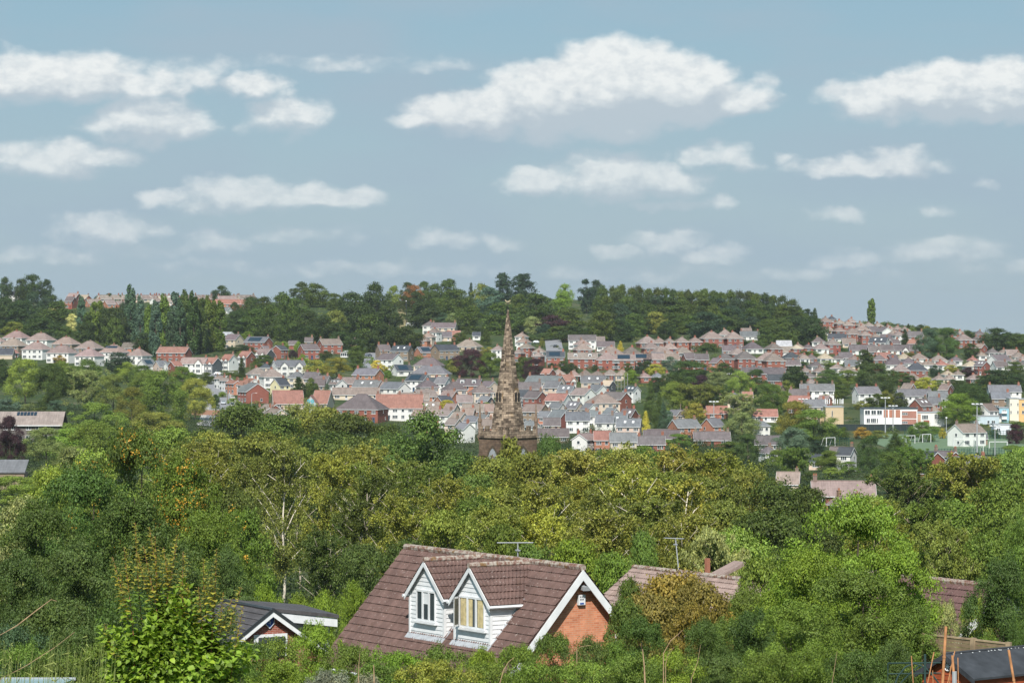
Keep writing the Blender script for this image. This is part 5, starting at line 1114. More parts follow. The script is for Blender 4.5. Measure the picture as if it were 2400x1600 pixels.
c = mixc(t, mr(t, noise(t, o, 7.0, 4.0, .7), .42, .58, 0, 1), (.19, .105, .085, 1), (.40, .36, .31, 1)); c = mixc(t, mr(t, noise(t, o, 3.0, 3.0), .58, .64, 0, .8), c, (.20, .12, .05, 1)); out(t, pbsdf(t, c, .9, .1))
def brick_mat(name, a, b2, mort):
    m, t = new_mat(name); uv = nd(t, 'ShaderNodeUVMap', uv_map='UVMap').outputs[0]
    bt = nd(t, 'ShaderNodeTexBrick', {'Vector': uv, 'Color1': a, 'Color2': b2, 'Mortar': mort, 'Scale': 1.0, 'Mortar Size': .006, 'Mortar Smooth': .2, 'Bias': -.2, 'Brick Width': .225, 'Row Height': .075}); bt.offset = .5
    c = scl(t, bt.outputs['Color'], mr(t, noise(t, uv, 3.0, 4.0), .3, .7, .85, 1.15))
    c = mixc(t, mr(t, noise(t, uv, .9, 2.0), .60, .68, 0, .35), c, (.55, .36, .27, 1))
    out(t, pbsdf(t, c, .9, .15)); return m
brick_mat('brick_orange', (.62, .26, .145, 1), (.46, .155, .08, 1), (.52, .36, .27, 1)); brick_mat('brick_dark', (.30, .09, .06, 1), (.17, .055, .045, 1), (.42, .34, .30, 1))
plain('upvc', (.74, .76, .78), .35, .45, .09, 2.5); plain('curtain', (.52, .45, .26), .9, .1, .25, 6); plain('lead', (.40, .42, .45), .5, .3, .15, 4)
m, t = new_mat('glass_dark'); out(t, pbsdf(t, (.05, .065, .075, 1), .06, .6))
plain('fence_wood', (.30, .23, .15), .9, .15, .3, 5); plain('shed_wood', (.36, .085, .035), .7, .25, .25, 5); plain('felt', (.045, .05, .058), .8, .25, .3, 3); plain('bamboo', (.50, .24, .11), .6, .3, .3, 9); plain('twig', (.38, .26, .16), .8, .2, .25, 12)
plain('shield_blue', (.03, .09, .35), .4, .4, .02); plain('green_tube', (.03, .06, .055), .5, .4)
# ------------------------------------------------------------ tiled roofs as real courses
def tile_plane(b, o, ux, us, n, s1, rng_, gauge=.33, amp=.016, dx=.05, m=0, roll=.15):
    """o: top corner; ux along the course; us down the slope; n normal; rng_(s) -> (x0, x1) for the course at s"""
    o, ux, us, n = Vector(o), Vector(ux), Vector(us), Vector(n); j = 0
    while j * gauge < s1 - .02:
        sa, sb = j * gauge, min((j + 1) * gauge + .0, s1); xa, xb = rng_(sb); ya, yb = rng_(sa)
        x0, x1 = min(xa, ya) if False else xa, xb; k = max(2, int((x1 - x0) / dx)); base = len(b.v)
        for i in range(k + 1):
            f = i / k; x = x0 + (x1 - x0) * f; xt = ya + (yb - ya) * f; h = amp * (1 + math.sin(x / roll * 2 * math.pi)) + .004 * math.sin(x * 9.1 + j * 2.3)
            b.v.append(tuple(o + ux * xt + us * sa + n * (h * .9))); b.v.append(tuple(o + ux * x + us * (sb + .015) + n * (h + .034))); b.v.append(tuple(o + ux * x + us * (sb + .012) + n * (-.004)))
        for i in range(k):
            a = base + i * 3
            b.f.append((a, a + 1, a + 4, a + 3)); b.m.append(m); b.f.append((a + 1, a + 2, a + 5, a + 4)); b.m.append(m)
        j += 1
def tiled_house(name, label, Rp, zg, rz, Ln, half, tanp, tmat, gable_mat='brick_orange', ridge='ridge_tile', board='upvc', col=None, group=None):
    """ridge runs from local x=-Ln to 0 at the height of Rp; the front slope faces local -y"""
    ridge_h = Rp[2] - zg; o = empty(name, (Rp[0], Rp[1], zg), rz); cp = 1 / math.sqrt(1 + tanp * tanp); sp = tanp * cp; S = half / cp; e = 2.2; H = ridge_h
    for nm_, s in (('roof', -1), ('rear_roof', 1)):
        b = MB(); us = Vector((0, s * cp, -sp)); n = Vector((0, s * sp, cp))
        tile_plane(b, (0, 0, H), (-1, 0, 0) if s < 0 else (-1, 0, 0), us, n, S, lambda q: (0, Ln))
        b.quad([(0, 0, H - .03), (-Ln, 0, H - .03), tuple(Vector((-Ln, 0, H - .03)) + us * S), tuple(Vector((0, 0, H - .03)) + us * S)])
        b.build(nm_, [tmat], o)
    b = MB(); x = 0.0
    while x < Ln - .05:
        L = min(.45, Ln - x); b.tube([(-x + .02, 0, H + .015), (-x - L + .01, 0, H + .015)], [.125, .115], 8); x += .45
    b.build('ridge', [ridge], o)
    xw = -.32; zc_ = -tanp * .22
    b = MB()
    def gpoly(x, flip):
        pts = [(x, -half + .3, -2.0), (x, half - .3, -2.0), (x, half - .3, H - half * tanp + .12), (x, 0, H - .16), (x, -half + .3, H - half * tanp + .12)]
        uv = [(p[1], p[2]) for p in pts]
        if flip: pts, uv = pts[::-1], uv[::-1]
        b.quad(pts, 0, uv)
    gpoly(xw, False); gpoly(-Ln + .32, True)
    for s in (-1, 1):
        y = s * (half - .3); pts = [(xw, y, -2), (-Ln + .32, y, -2), (-Ln + .32, y, H - half * tanp + .12), (xw, y, H - half * tanp + .12)]; uv = [(p[0], p[2]) for p in pts]
        if s < 0: pts, uv = pts[::-1], uv[::-1]
        b.quad(pts, 0, uv)
    b.build('wall', [gable_mat], o)
    for xx in (0.0, -Ln - .04):
        for s in (-1, 1):
            b = MB(); A = Vector((xx, 0, H - .05)); us = Vector((0, s * cp, -sp)); dn = Vector((0, 0, -.36)); E = A + us * (S + .02)
            if s < 0: b.hexa([A + dn, E + dn, E + dn + Vector((.04, 0, 0)), A + dn + Vector((.04, 0, 0)), A, E, E + Vector((.04, 0, 0)), A + Vector((.04, 0, 0))])
            else: b.hexa([E + dn, A + dn, A + dn + Vector((.04, 0, 0)), E + dn + Vector((.04, 0, 0)), E, A, A + Vector((.04, 0, 0)), E + Vector((.04, 0, 0))])
            b.build('bargeboard', [board], o)
    for s in (-1, 1): b = MB(); y = s * (half + .06); z = H - half * tanp - .02; b.tube([(0, y, z), (-Ln, y, z)], .06, 6); b.build('gutter', [board], o)
    THINGS.append((o, label, '', 'house', group, ridge_h)); return o, H, cp, sp
RZ = math.atan2(-.84, .54)
HY = 110.0; Rr = at(1366, 1331, HY)
fh, H, cp, sp = tiled_house('dormer_house', 'brown tiled brick house with two white clad dormers in the foreground', Rr, -15.3, RZ, 11.9, 3.75, 1.13, 'tile_brown')
TP = 1.13
def clad(b, x0, x1, z0, z1, y, shape, axis='x', m=0, out_=-1):
    """lapped boards; shape(z) -> (lo, hi) extent"""
    z = z0
    while z < z1 - .01:
        zt_ = min(z + .15, z1); a0, a1 = shape(z); c0, c1 = shape(zt_)
        if a1 - a0 > .02:
            for (zz0, zz1, o0, o1, e0, e1) in ((z, zt_, .028, .006, (a0, a1), (c0, c1)),):
                if axis == 'x': b.quad([(e0[0], y + out_ * o0, zz0), (e0[1], y + out_ * o0, zz0), (e1[1], y + out_ * o1, zz1), (e1[0], y + out_ * o1, zz1)], m); b.quad([(e0[0], y + out_ * o0, zz0), (e0[0], y, zz0), (e0[1], y, zz0), (e0[1], y + out_ * o0, zz0)], m)
                else: b.quad([(y + out_ * o0, e0[0], zz0), (y + out_ * o0, e0[1], zz0), (y + out_ * o1, e1[1], zz1), (y + out_ * o1, e1[0], zz1)], m); b.quad([(y + out_ * o0, e0[0], zz0), (y + out_ * o0, e0[1], zz0), (y, e0[1], zz0), (y, e0[0], zz0)], m)
        z = zt_
def dormer(xc, open_sash, ww, wx):
    hwid = 1.18; yf = -2.40; zr = H - .09; ze = zr - 1.12; zb = H - 2.75; tq = 1.12 / hwid
    d = MB()
    def shp(z):
        if z <= ze: return (xc - hwid, xc + hwid)
        w_ = hwid * (zr - z) / 1.12; return (xc - w_, xc + w_)
    d.quad([(xc - hwid, yf + .01, zb), (xc + hwid, yf + .01, zb), (xc + hwid, yf + .01, ze), (xc, yf + .01, zr - .02), (xc - hwid, yf + .01, ze)])
    clad(d, 0, 0, zb, zr - .08, yf, shp)
    for s in (-1, 1):
        xs_ = xc + s * hwid
        clad(d, 0, 0, zb, ze, xs_, lambda z: (yf, -(H - z) / TP + .02), 'y', 0, s)
        q = [(xs_ - s * .012, yf, zb), (xs_ - s * .012, -(H - zb) / TP, zb), (xs_ - s * .012, -(H - ze) / TP, ze), (xs_ - s * .012, yf, ze)]; d.quad(q)
    dm = d.build('dormer', ['upvc'], fh)
    for s in (-1, 1): b = MB(); b.box(xc + s * (hwid - .02) - .05, xc + s * (hwid - .02) + .05, yf - .045, yf + .05, zb, ze); b.build('corner_trim', ['upvc'], dm)
    # roof planes of the dormer
    ang = math.atan(tq); ca, sa = math.cos(ang), math.sin(ang); S = (hwid + .16) / ca; b = MB()
    for s in (-1, 1):
        us = Vector((s * ca, 0, -sa)); n = Vector((s * sa, 0, ca)); y0_ = yf - .16
        tile_plane(b, (xc, 0, zr + .05), (0, -1, 0), us, n, S, lambda q: (max(0.02, (H - (zr + .05 - q * sa)) / TP - .05), -y0_), .315)
        A = Vector((xc, -.05, zr + .02)); A2 = Vector((xc, y0_, zr + .02)); E = A + us * S; E.y = -(H - E.z) / TP; b.quad([A, A2, A2 + us * S, E])
    b.build('dormer_roof', ['tile_brown'], dm)
    b = MB(); y = .05
    while y < 2.5: b.tube([(xc, -y, zr + .07), (xc, -min(y + .42, 2.57), zr + .07)], [.115, .105], 8); y += .42
    b.build('dormer_ridge', ['ridge_tile'], dm)
    for s in (-1, 1):
        b = MB(); A = Vector((xc, yf - .17, zr + .03)); E = A + Vector((s * ca, 0, -sa)) * S; dn = Vector((0, 0, -.19)); w = Vector((0, .03, 0))
        if s > 0: b.hexa([A + dn, E + dn, E + dn + w, A + dn + w, A, E, E + w, A + w])
        else: b.hexa([E + dn, A + dn, A + dn + w, E + dn + w, E, A, A + w, E + w])
        b.build('bargeboard', ['upvc'], dm)
        b = MB(); xg = xc + s * (hwid + .2); zg_ = ze - .17; b.tube([(xg, yf - .2, zg_), (xg, -(H - zg_) / TP - .0, zg_)], .06, 6); b.box(xc + s * hwid - .02, xc + s * hwid + (.17 if s > 0 else .02), yf - .15, -(H - zg_) / TP, zg_ + .02, zg_ + .06) if s > 0 else b.box(xc - hwid - .17, xc - hwid + .02, yf - .15, -(H - zg_) / TP, zg_ + .02, zg_ + .06)
        b.build('gutter', ['upvc'], dm)
    # apron and side flashings
    b = MB(); b.obox((xc - hwid - .10, yf - .17, zb - .16), (2 * hwid + .20, 0, 0), (0, .17, .17 * TP), (0, -.02, .05))
    for s in (-1, 1): xs_ = xc + s * (hwid + .06) - .06; b.obox((xs_, yf, zb + .03), (.12, 0, 0), (0, (zb - ze) / -TP * 1.0, (ze - zb)), (0, -.02, .04))
    b.build('flashing', ['lead'], dm)
    # window
    z0_, z1_ = H - 2.22, H - 1.10; x0_, x1_ = xc + wx - ww / 2, xc + wx + ww / 2; wn = MB(); fr = .075
    wn.box(x0_, x1_, yf - .07, yf - .005, z0_, z0_ + fr); wn.box(x0_, x1_, yf - .07, yf - .005, z1_ - fr, z1_)
    n = 3
    for i in range(n + 1): xx = x0_ + (x1_ - x0_) * i / n; wn.box(max(x0_, xx - fr * .6), min(x1_, xx + fr * .6), yf - .072, yf - .005, z0_ + fr, z1_ - fr)
    wn.box(x0_ - .1, x1_ + .1, yf - .15, yf - .0, z0_ - .07, z0_ - .01)
    wo = wn.build('window', ['upvc'], fh)
    for i in range(n):
        a0, a1 = x0_ + (x1_ - x0_) * i / n + fr * .6, x0_ + (x1_ - x0_) * (i + 1) / n - fr * .6
        if open_sash and i == 0:
            pc = MB(); pc.quad([(a0, yf - .035, z0_ + fr), (a1, yf - .035, z0_ + fr), (a1, yf - .035, z1_ - fr), (a0, yf - .035, z1_ - fr)]); pc.build('opening', ['rubber_and_shade'], wo)  # black sheet stands for the unlit room behind the open sash
            s_ = MB(); a = Vector((a0 - .03, yf - .08, z0_ + fr * .6)); dv = Vector((.27, -.38, 0)); up = Vector((0, 0, z1_ - z0_ - fr * 1.2)); th = Vector((.04, -.01, 0))
            s_.obox(a, dv, th, (0, 0, .06)); s_.obox(a + up - Vector((0, 0, .06)), dv, th, (0, 0, .06)); s_.obox(a, dv.normalized() * .06, th, up); s_.obox(a + dv * .88, dv.normalized() * .06, th, up); s_.build('open_sash', ['upvc'], wo)
            s_ = MB(); s_.obox(a + Vector((.015, 0, .05)), dv * .95, (.01, 0, 0), up - Vector((0, 0, .1))); s_.build('sash_glass', ['glass_dark'], wo)
        else: pc = MB(); pc.box(a0, a1, yf - .04, yf - .01, z0_ + fr, z1_ - fr); pc.build('glass', ['glass_dark'], wo)
    if open_sash:
        for (c0, c1) in ((.05, .30), (.37, .52), (.72, .96)):
            cu = MB(); N = 9
            for k in range(N):
                u0 = x0_ + (x1_ - x0_) * (c0 + (c1 - c0) * k / N); u1 = x0_ + (x1_ - x0_) * (c0 + (c1 - c0) * (k + 1) / N); cu.box(u0, u1, yf - .046 - (k % 2) * .012, yf - .04, z0_ + fr + .01, z1_ - fr - .01)
            cu.build('curtain', ['curtain'], wo)
    else:
        q = MB(); q.box(xc + wx - .16, xc + wx + .13, yf - .045, yf - .04, z1_ - fr - .42, z1_ - fr - .02); q.build('blind', ['upvc'], wo)
dormer(-3.3, True, 1.66, .02); dormer(-6.35, False, 1.30, -.02)
b = MB(); b.box(-.3, -.2, -.04, .24, H - 1.28, H - .93); al = b.build('alarm_box', ['upvc'], fh)
b = MB(); b.box(-.2, -.195, .02, .18, H - 1.26, H - 1.20); b.build('alarm_lens', ['shield_blue'], al)
for (yy, zz, w_, h_) in ((.03, -1.0, .03, .05), (.08, -1.0, .012, .05), (.12, -1.0, .03, .05), (.17, -1.0, .02, .05), (.04, -1.09, .03, .05), (.10, -1.09, .04, .05), (.16, -1.09, .03, .05)):
    q = MB(); q.box(-.2, -.196, yy - w_ / 2, yy + w_ / 2, H + zz - h_ / 2, H + zz + h_ / 2); q.build('lettering', ['dark_metal'], al)
b = MB(); b.tube([(-.3, .12, H - .62), (-.1, .12, H - .60)], .03, 6); b.obox((-.2, -.0, H - .72), (.22, 0, -.06), (0, .3, 0), (0.02, 0, .14)); b.build('security_light', ['grey_metal'], fh)
b = MB(); b.tube([(.05, 1.42, H - 4.2), (.05, 1.42, H - 2.05)], .10, 10); vp = b.build('vent_pipe', ['upvc'], fh)
for s in (-1, 1): b = MB(); b.tube([(.05, 1.42 + s * .05, H - 2.05), (.05 + .02, 1.42 + s * .10, H - 1.85), (.1, 1.42 + s * .20, H - 1.66)], [.09, .08, .07], 8); b.build('black_cowl', ['rubber_and_shade'], vp)
def aerial(parent, base, top, boom, half_l, n=16, mat='grey_metal'):
    b = MB(); b.tube([base, top], .025, 6); a = b.build('aerial', [mat], parent)
    b = MB(); T = Vector(top); d = Vector(boom).normalized(); c = d.cross(Vector((0, 0, 1))).normalized(); b.tube([T - d * half_l, T + d * half_l * .75], .02, 5)
    for k in range(n): q = T - d * half_l + d * (half_l * 1.7 * k / (n - 1)); b.tube([q - c * .12, q + c * .12], .01, 4)
    b.box(T.x - .1, T.x + .1, T.y - .05, T.y + .05, T.z - .3, T.z - .25); b.build('boom', [mat], a); return a
aerial(fh, (-6.6, 1.6, H - 2.0), (-6.6, 1.6, H + .42), (.54, .84 * .1 + .84, 0), .75)
# two more tiled houses half hidden on the right
p2 = at(1850, 1371, 135.0); h2, H2, _, _ = tiled_house('tiled_house', 'pinkish tiled roof half hidden behind the rusty hawthorn', p2, -17.8, RZ, 11.5, 4.6, .72, 'tile_pink', 'brick_orange')
aerial(h2, (-9.5, 1.2, H2 - 1.0), (-9.9, 1.2, H2 + 1.35), (.9, .44, 0), .55, 12)
b = MB(); b.hexa([(-10.6, 3.2, H2 - .7), (-9.7, 3.2, H2 - .7), (-9.7, 5, H2 + .0), (-10.6, 5, H2 + .0), (-10.6, 3.2, H2 - .55), (-9.7, 3.2, H2 - .55), (-9.7, 5, H2 + .15), (-10.6, 5, H2 + .15)]); b.build('rear_wing', ['tile_pink'], h2)
b = MB(); b.box(-9.6, -9.42, 2.6, 2.78, H2 - 1, H2 + .42); b.build('chimney', ['terracotta'], h2)
p3 = at(2345, 1376, 112.0); tiled_house('tiled_house', 'dark brown tiled roof between the bright green tree and right edge', p3, -15.5, RZ, 9.5, 4.6, .8, 'tile_dark', 'brick_dark')
# ------------------------------------------------------------ slate roofed bungalow with the shield on its gable
A = at(632.5, 1428, 130.0); zg = -17.2; rz = math.atan2(.5, .87); bo = empty('slate_bungalow', (A.x, A.y, zg), rz); Hh = A.z - zg; hw_ = 2.75; tp = .70
b = MB()
for s in (-1, 1):
    us = Vector((s * .82, 0, -.573)); n = Vector((s * .573, 0, .82)); tile_plane(b, (0, 0, Hh), (0, 1, 0), us, n, hw_ / .82, lambda q: (-.3, 4.6), .34, .002, .2, 0, .3)
    A0 = Vector((0, -.3, Hh - .02)); A1 = Vector((0, 4.6, Hh - .02)); b.quad([A0, A1, A1 + us * (hw_ / .82), A0 + us * (hw_ / .82)])
b.build('roof', ['tile_slate'], bo)
b = MB(); b.tube([(0, -.32, Hh + .02), (0, 4.6, Hh + .02)], .09, 6); b.build('ridge', ['slate_dark'], bo)
b = MB(); pts = [(-hw_ + .3, -.02, -1), (hw_ - .3, -.02, -1), (hw_ - .3, -.02, Hh - hw_ * .7 + .1), (0, -.02, Hh - .12), (-hw_ + .3, -.02, Hh - hw_ * .7 + .1)]; b.quad(pts, 0, [(p[0], p[2]) for p in pts])
for s in (-1, 1): x = s * (hw_ - .3); b.quad([(x, -.02, -1), (x, 4.4, -1), (x, 4.4, Hh - hw_ * .7 + .1), (x, -.02, Hh - hw_ * .7 + .1)], 0, [(0, -1), (4.4, -1), (4.4, 3), (0, 3)])
b.build('wall', ['brick_dark'], bo)
for s in (-1, 1):
    for (nm_, mt, y, dz, th) in (('bargeboard', 'upvc', -.33, -.04, .22), ('verge', 'slate_dark', -.36, .10, .15)):
        b = MB(); A0 = Vector((0, y, Hh + dz)); E = A0 + Vector((s * hw_, 0, -hw_ * .7)); dn = Vector((0, 0, -th)); w = Vector((0, .05, 0))
        if s > 0: b.hexa([A0 + dn, E + dn, E + dn + w, A0 + dn + w, A0, E, E + w, A0 + w])
        else: b.hexa([E + dn, A0 + dn, A0 + dn + w, E + dn + w, E, A0, A0 + w, E + w])
        b.build(nm_, [mt], bo)
b = MB(); b.box(-.75, .75, -.08, -.03, Hh - 1.9, Hh - 1.0 + .02); b.build('window', ['upvc'], bo); b = MB(); b.box(-.55, .65, -.10, -.08, Hh - 1.9, Hh - 1.1); b.build('glass', ['glass_dark'], bo)
sh = [(-.19, .17), (0, .21), (.19, .17), (.17, -.05), (0, -.22), (-.17, -.05)]
b = MB(); b.quad([(x * 1.18 - .05, -.10, Hh - .50 + z * 1.18) for x, z in sh][::-1]); b.quad([(x * 1.18 - .05, -.03, Hh - .50 + z * 1.18) for x, z in sh])
for j in range(6): (x0, z0), (x1, z1) = sh[j], sh[(j + 1) % 6]; b.quad([(x0 * 1.18 - .05, -.03, Hh - .5 + z0 * 1.18), (x1 * 1.18 - .05, -.03, Hh - .5 + z1 * 1.18), (x1 * 1.18 - .05, -.10, Hh - .5 + z1 * 1.18), (x0 * 1.18 - .05, -.10, Hh - .5 + z0 * 1.18)])
sb = b.build('shield_rim', ['upvc'], bo)
b = MB(); b.quad([(x - .05, -.105, Hh - .50 + z) for x, z in sh][::-1]); b.build('shield', ['shield_blue'], sb)
b = MB(); b.box(-.11, -.02, -.112, -.106, Hh - .47, Hh - .44); b.box(-.05, -.02, -.112, -.106, Hh - .58, Hh - .44); b.box(-.11, -.02, -.112, -.106, Hh - .535, Hh - .51); b.build('shield_figure', ['upvc'], sb)
b = MB(); Z = Hh
b.hexa([(.1, 1.0, Z - .12), (3.75, 1.2, Z - .62), (3.9, 5.0, Z - .50), (.1, 5.0, Z - .05), (.1, 1.0, Z + .02), (3.75, 1.2, Z - .48), (3.9, 5.0, Z - .36), (.1, 5.0, Z + .09)]); b.build('side_roof', ['tile_slate'], bo)
b = MB(); b.hexa([(.9, 1.08, Z - .60), (3.70, 1.25, Z - .98), (3.70, 1.30, Z - .98), (.9, 1.12, Z - .60), (.9, 1.08, Z - .25), (3.70, 1.25, Z - .63), (3.70, 1.30, Z - .63), (.9, 1.12, Z - .25)]); b.build('side_fascia', ['upvc'], bo)
b = MB(); b.hexa([(.9, 1.5, -1), (3.5, 1.6, -1), (3.6, 4.9, -1), (.9, 4.9, -1), (.9, 1.5, Z - .3), (3.5, 1.6, Z - .7), (3.6, 4.9, Z - .6), (.9, 4.9, Z - .2)]); b.build('side_wall', ['lead'], bo)
THINGS.append((bo, 'dark slate roofed bungalow with a blue shield on its brick gable', '', 'bungalow', None, Hh))
# ------------------------------------------------------------ garden shed, fence, canes and frame
SY = 75.0; A = at(2223, 1530, SY); zg = -10.6; rz = math.atan2(.62, .78); so = empty('garden_shed', (A.x, A.y, zg), rz); Hs = A.z - zg; hw_ = .95; dr = .50
b = MB()   # local x = ridge direction, local y: across
for s in (-1, 1):
    P = [(-.12, 0, Hs), (3.3, 0, Hs), (3.3, s * hw_, Hs - dr), (-.12, s * hw_, Hs - dr)]; P = P if s < 0 else P[::-1]; P = [(x, y, z) for x, y, z in P][::-1]
    b.hexa([(x, y, z - .05) for x, y, z in P] + P)
b.tube([(-.12, 0, Hs), (3.3, 0, Hs)], .035, 6); b.build('roof', ['felt'], so)
b = MB(); pts = [(0, .85, -1), (0, -.85, -1), (0, -.85, Hs - dr - .0), (0, 0, Hs - .07), (0, .85, Hs - dr - .0)]; b.quad(pts)
for s in (-1, 1): b.quad([(0, s * .85, -1), (3.1, s * .85, -1), (3.1, s * .85, Hs - dr), (0, s * .85, Hs - dr)])
for k in range(14): z = Hs - dr - .12 * k; b.box(-.012, .0, -.85, .85, z - .012, z); b.box(0, 3.1, -.862, -.85, z - .012, z)
b.build('wall', ['shed_wood'], so)
for s in (-1, 1):
    b = MB(); b.hexa([(-.16, 0, Hs - .13), (-.12, 0, Hs - .13), (-.12, s * hw_, Hs - dr - .13), (-.16, s * hw_, Hs - dr - .13), (-.16, 0, Hs + .0), (-.12, 0, Hs + .0), (-.12, s * hw_, Hs - dr), (-.16, s * hw_, Hs - dr)]); b.build('verge_board', ['felt'], so)
b = MB()
for k in range(4): an = k * math.pi / 4; b.tube([(-.03, math.cos(an) * .10, Hs - .30 + math.sin(an) * .10), (-.03, -math.cos(an) * .10, Hs - .30 - math.sin(an) * .10)], .012, 4)
for j in range(12): a0 = j / 12 * 6.283; a1 = (j + 1) / 12 * 6.283; b.tube([(-.03, math.cos(a0) * .11, Hs - .30 + math.sin(a0) * .11), (-.03, math.cos(a1) * .11, Hs - .30 + math.sin(a1) * .11)], .014, 4)
b.build('ornament', ['upvc'], so)
_q = random.Random(2); b = MB()
for k in range(26): x = _q.uniform(0, 3.2); b.obox((x, -_q.uniform(.0, .13), Hs + .012 - 0.03), (_q.uniform(.01, .03), 0, 0), (0, -_q.uniform(.01, .03), -.006), (0, 0, .012))
b.build('lichen_spots', ['upvc'], so)
THINGS.append((so, 'small orange red garden shed with black felt roof at lower right', '', 'shed', None, Hs))
def fence_panel(x0p, y0p, x1p, y1p, Y0, Y1, label, hgt=2.6):
    A, B = at(x0p, y0p, Y0), at(x1p, y1p, Y1); o = empty('fence_panel', A); B = B - A; d = B.normalized(); n = Vector((-d.y, d.x, 0)); L = B.length
    for k in range(int(hgt / .11)):
        z = -.11 * (k + 1); b = MB() if k == 0 else b; b.obox(Vector((0, 0, z)) - n * (.0 + .004 * (k % 3)), B, n * .02 - Vector((0, 0, .0)), Vector((0, 0, .10)) - n * .03)
    b.build('boards', ['fence_wood'], o)
    for s in (0, 1): b = MB(); b.obox(B * s - d * .06 - n * .06 + Vector((0, 0, -hgt - 1)), d * .12, n * .12, (0, 0, hgt + 1.06)); b.build('post', ['fence_wood'], o)
    b = MB(); b.obox(-n * .05, B, n * .09, (0, 0, .04)); b.build('capping', ['fence_wood'], o)
    THINGS.append((o, label, '', 'fence', 'weathered fence panels', 0))
fence_panel(2168, 1487, 2281, 1499, 84, 83, 'weathered lapped fence panel left behind the shed'); fence_panel(2283, 1500, 2364, 1509, 83, 82.4, 'weathered fence panel right behind the shed roof', 1.2)
for i, (x0, y0, x1, y1, Yc, r, lb) in enumerate(((2217, 1467, 2207, 1640, 42, .019, 'thick bamboo cane standing in front of the shed gable'), (2232, 1535, 2240, 1640, 40, .016, 'second thick cane over the shed gable, with grey sleeve'), (2364, 1522, 2384, 1640, 40, .016, 'bamboo cane in front of the shed roof at right'),
      (2189, 1527, 2166, 1640, 44, .008, 'thin cane leaning right, left of the shed gable'), (2136, 1536, 2143, 1640, 44, .007, 'thin upright cane over the arched frame'), (2238, 1524, 2212, 1640, 42, .007, 'thin cane leaning across the shed gable'), (2186, 1570, 2188, 1640, 44, .005, 'thinnest cane below the shed eave'), (2245, 1540, 2247, 1640, 43, .006, 'thin cane right of the grey sleeved one'), (2228, 1560, 2224, 1640, 41, .005, 'thin cane just left of the grey sleeved one'))):
    a, b0 = at(x0, y0, Yc), at(x1, y1, Yc); dv = (b0 - a); zg_ = ground(a.x, Yc); b0 = a + dv * ((zg_ - .1 - a.z) / dv.z); o = empty('bamboo_cane', (b0.x, b0.y, b0.z)); b = MB(); n = 9
    b.tube([(a - b0) * (k / n) for k in range(n + 1)], r, 8)
    for k in range(1, n): q = (a - b0) * (k / n); b.tube([q - Vector((0, 0, .012)), q + Vector((0, 0, .012))], r * 1.25, 8)
    b.build('cane', ['bamboo'], o)
    if i == 1: b = MB(); q = (at(2237, 1572, Yc) - b0); b.tube([q, q - Vector((0, 0, .5))], r * 1.9, 8); b.build('sleeve', ['grey_metal'], o)
    THINGS.append((o, lb, '', 'cane', 'garden canes', 3))
fo = empty('arched_frame', at(2140, 1650, 50)); f0 = fo.location; b = MB()
def fp(px, py, Y=50): return at(px, py, Y) - f0
b.tube([fp(2081, 1640), fp(2081, 1553), fp(2205, 1552, 50.5)], .014, 6); b.tube([fp(2081, 1578), fp(2205, 1576)], .010, 5)
b.tube([fp(2095, 1610), fp(2105, 1583), fp(2122, 1562), fp(2143, 1553), fp(2168, 1563), fp(2185, 1580), fp(2200, 1600)], .014, 6); b.tube([fp(2110, 1600), fp(2135, 1575), fp(2160, 1555)], .010, 5); b.tube([fp(2168, 1532, 50), fp(2168, 1640, 50)], .02, 6)
b.build('tubing', ['green_tube'], fo); THINGS.append((fo, 'dark green arched tube frame left of the shed', '', 'garden frame', None, 0))
go_ = empty('cold_frame', at(50, 1605, 34)); b = MB(); b.hexa([(-.35, 0, -.5), (.42, 0, -.5), (.42, 1, -.3), (-.35, 1, -.3), (-.35, 0, .01), (.42, 0, 0.01), (.42, 1, -.045), (-.35, 1, -.045)]); m, t = new_mat('pale_glazing'); out(t, pbsdf(t, (.22, .36, .36, 1), .2, .5)); b.build('lid', ['pale_glazing'], go_)
b = MB(); b.box(-.37, .44, -.02, .0, -.02, .02); b.box(-.37, .44, 1.0, 1.02, -.06, -.03); b.build('rim', ['grey_metal'], go_); THINGS.append((go_, 'pale glazed cold frame lid at the bottom left corner', '', 'cold frame', None, 0))
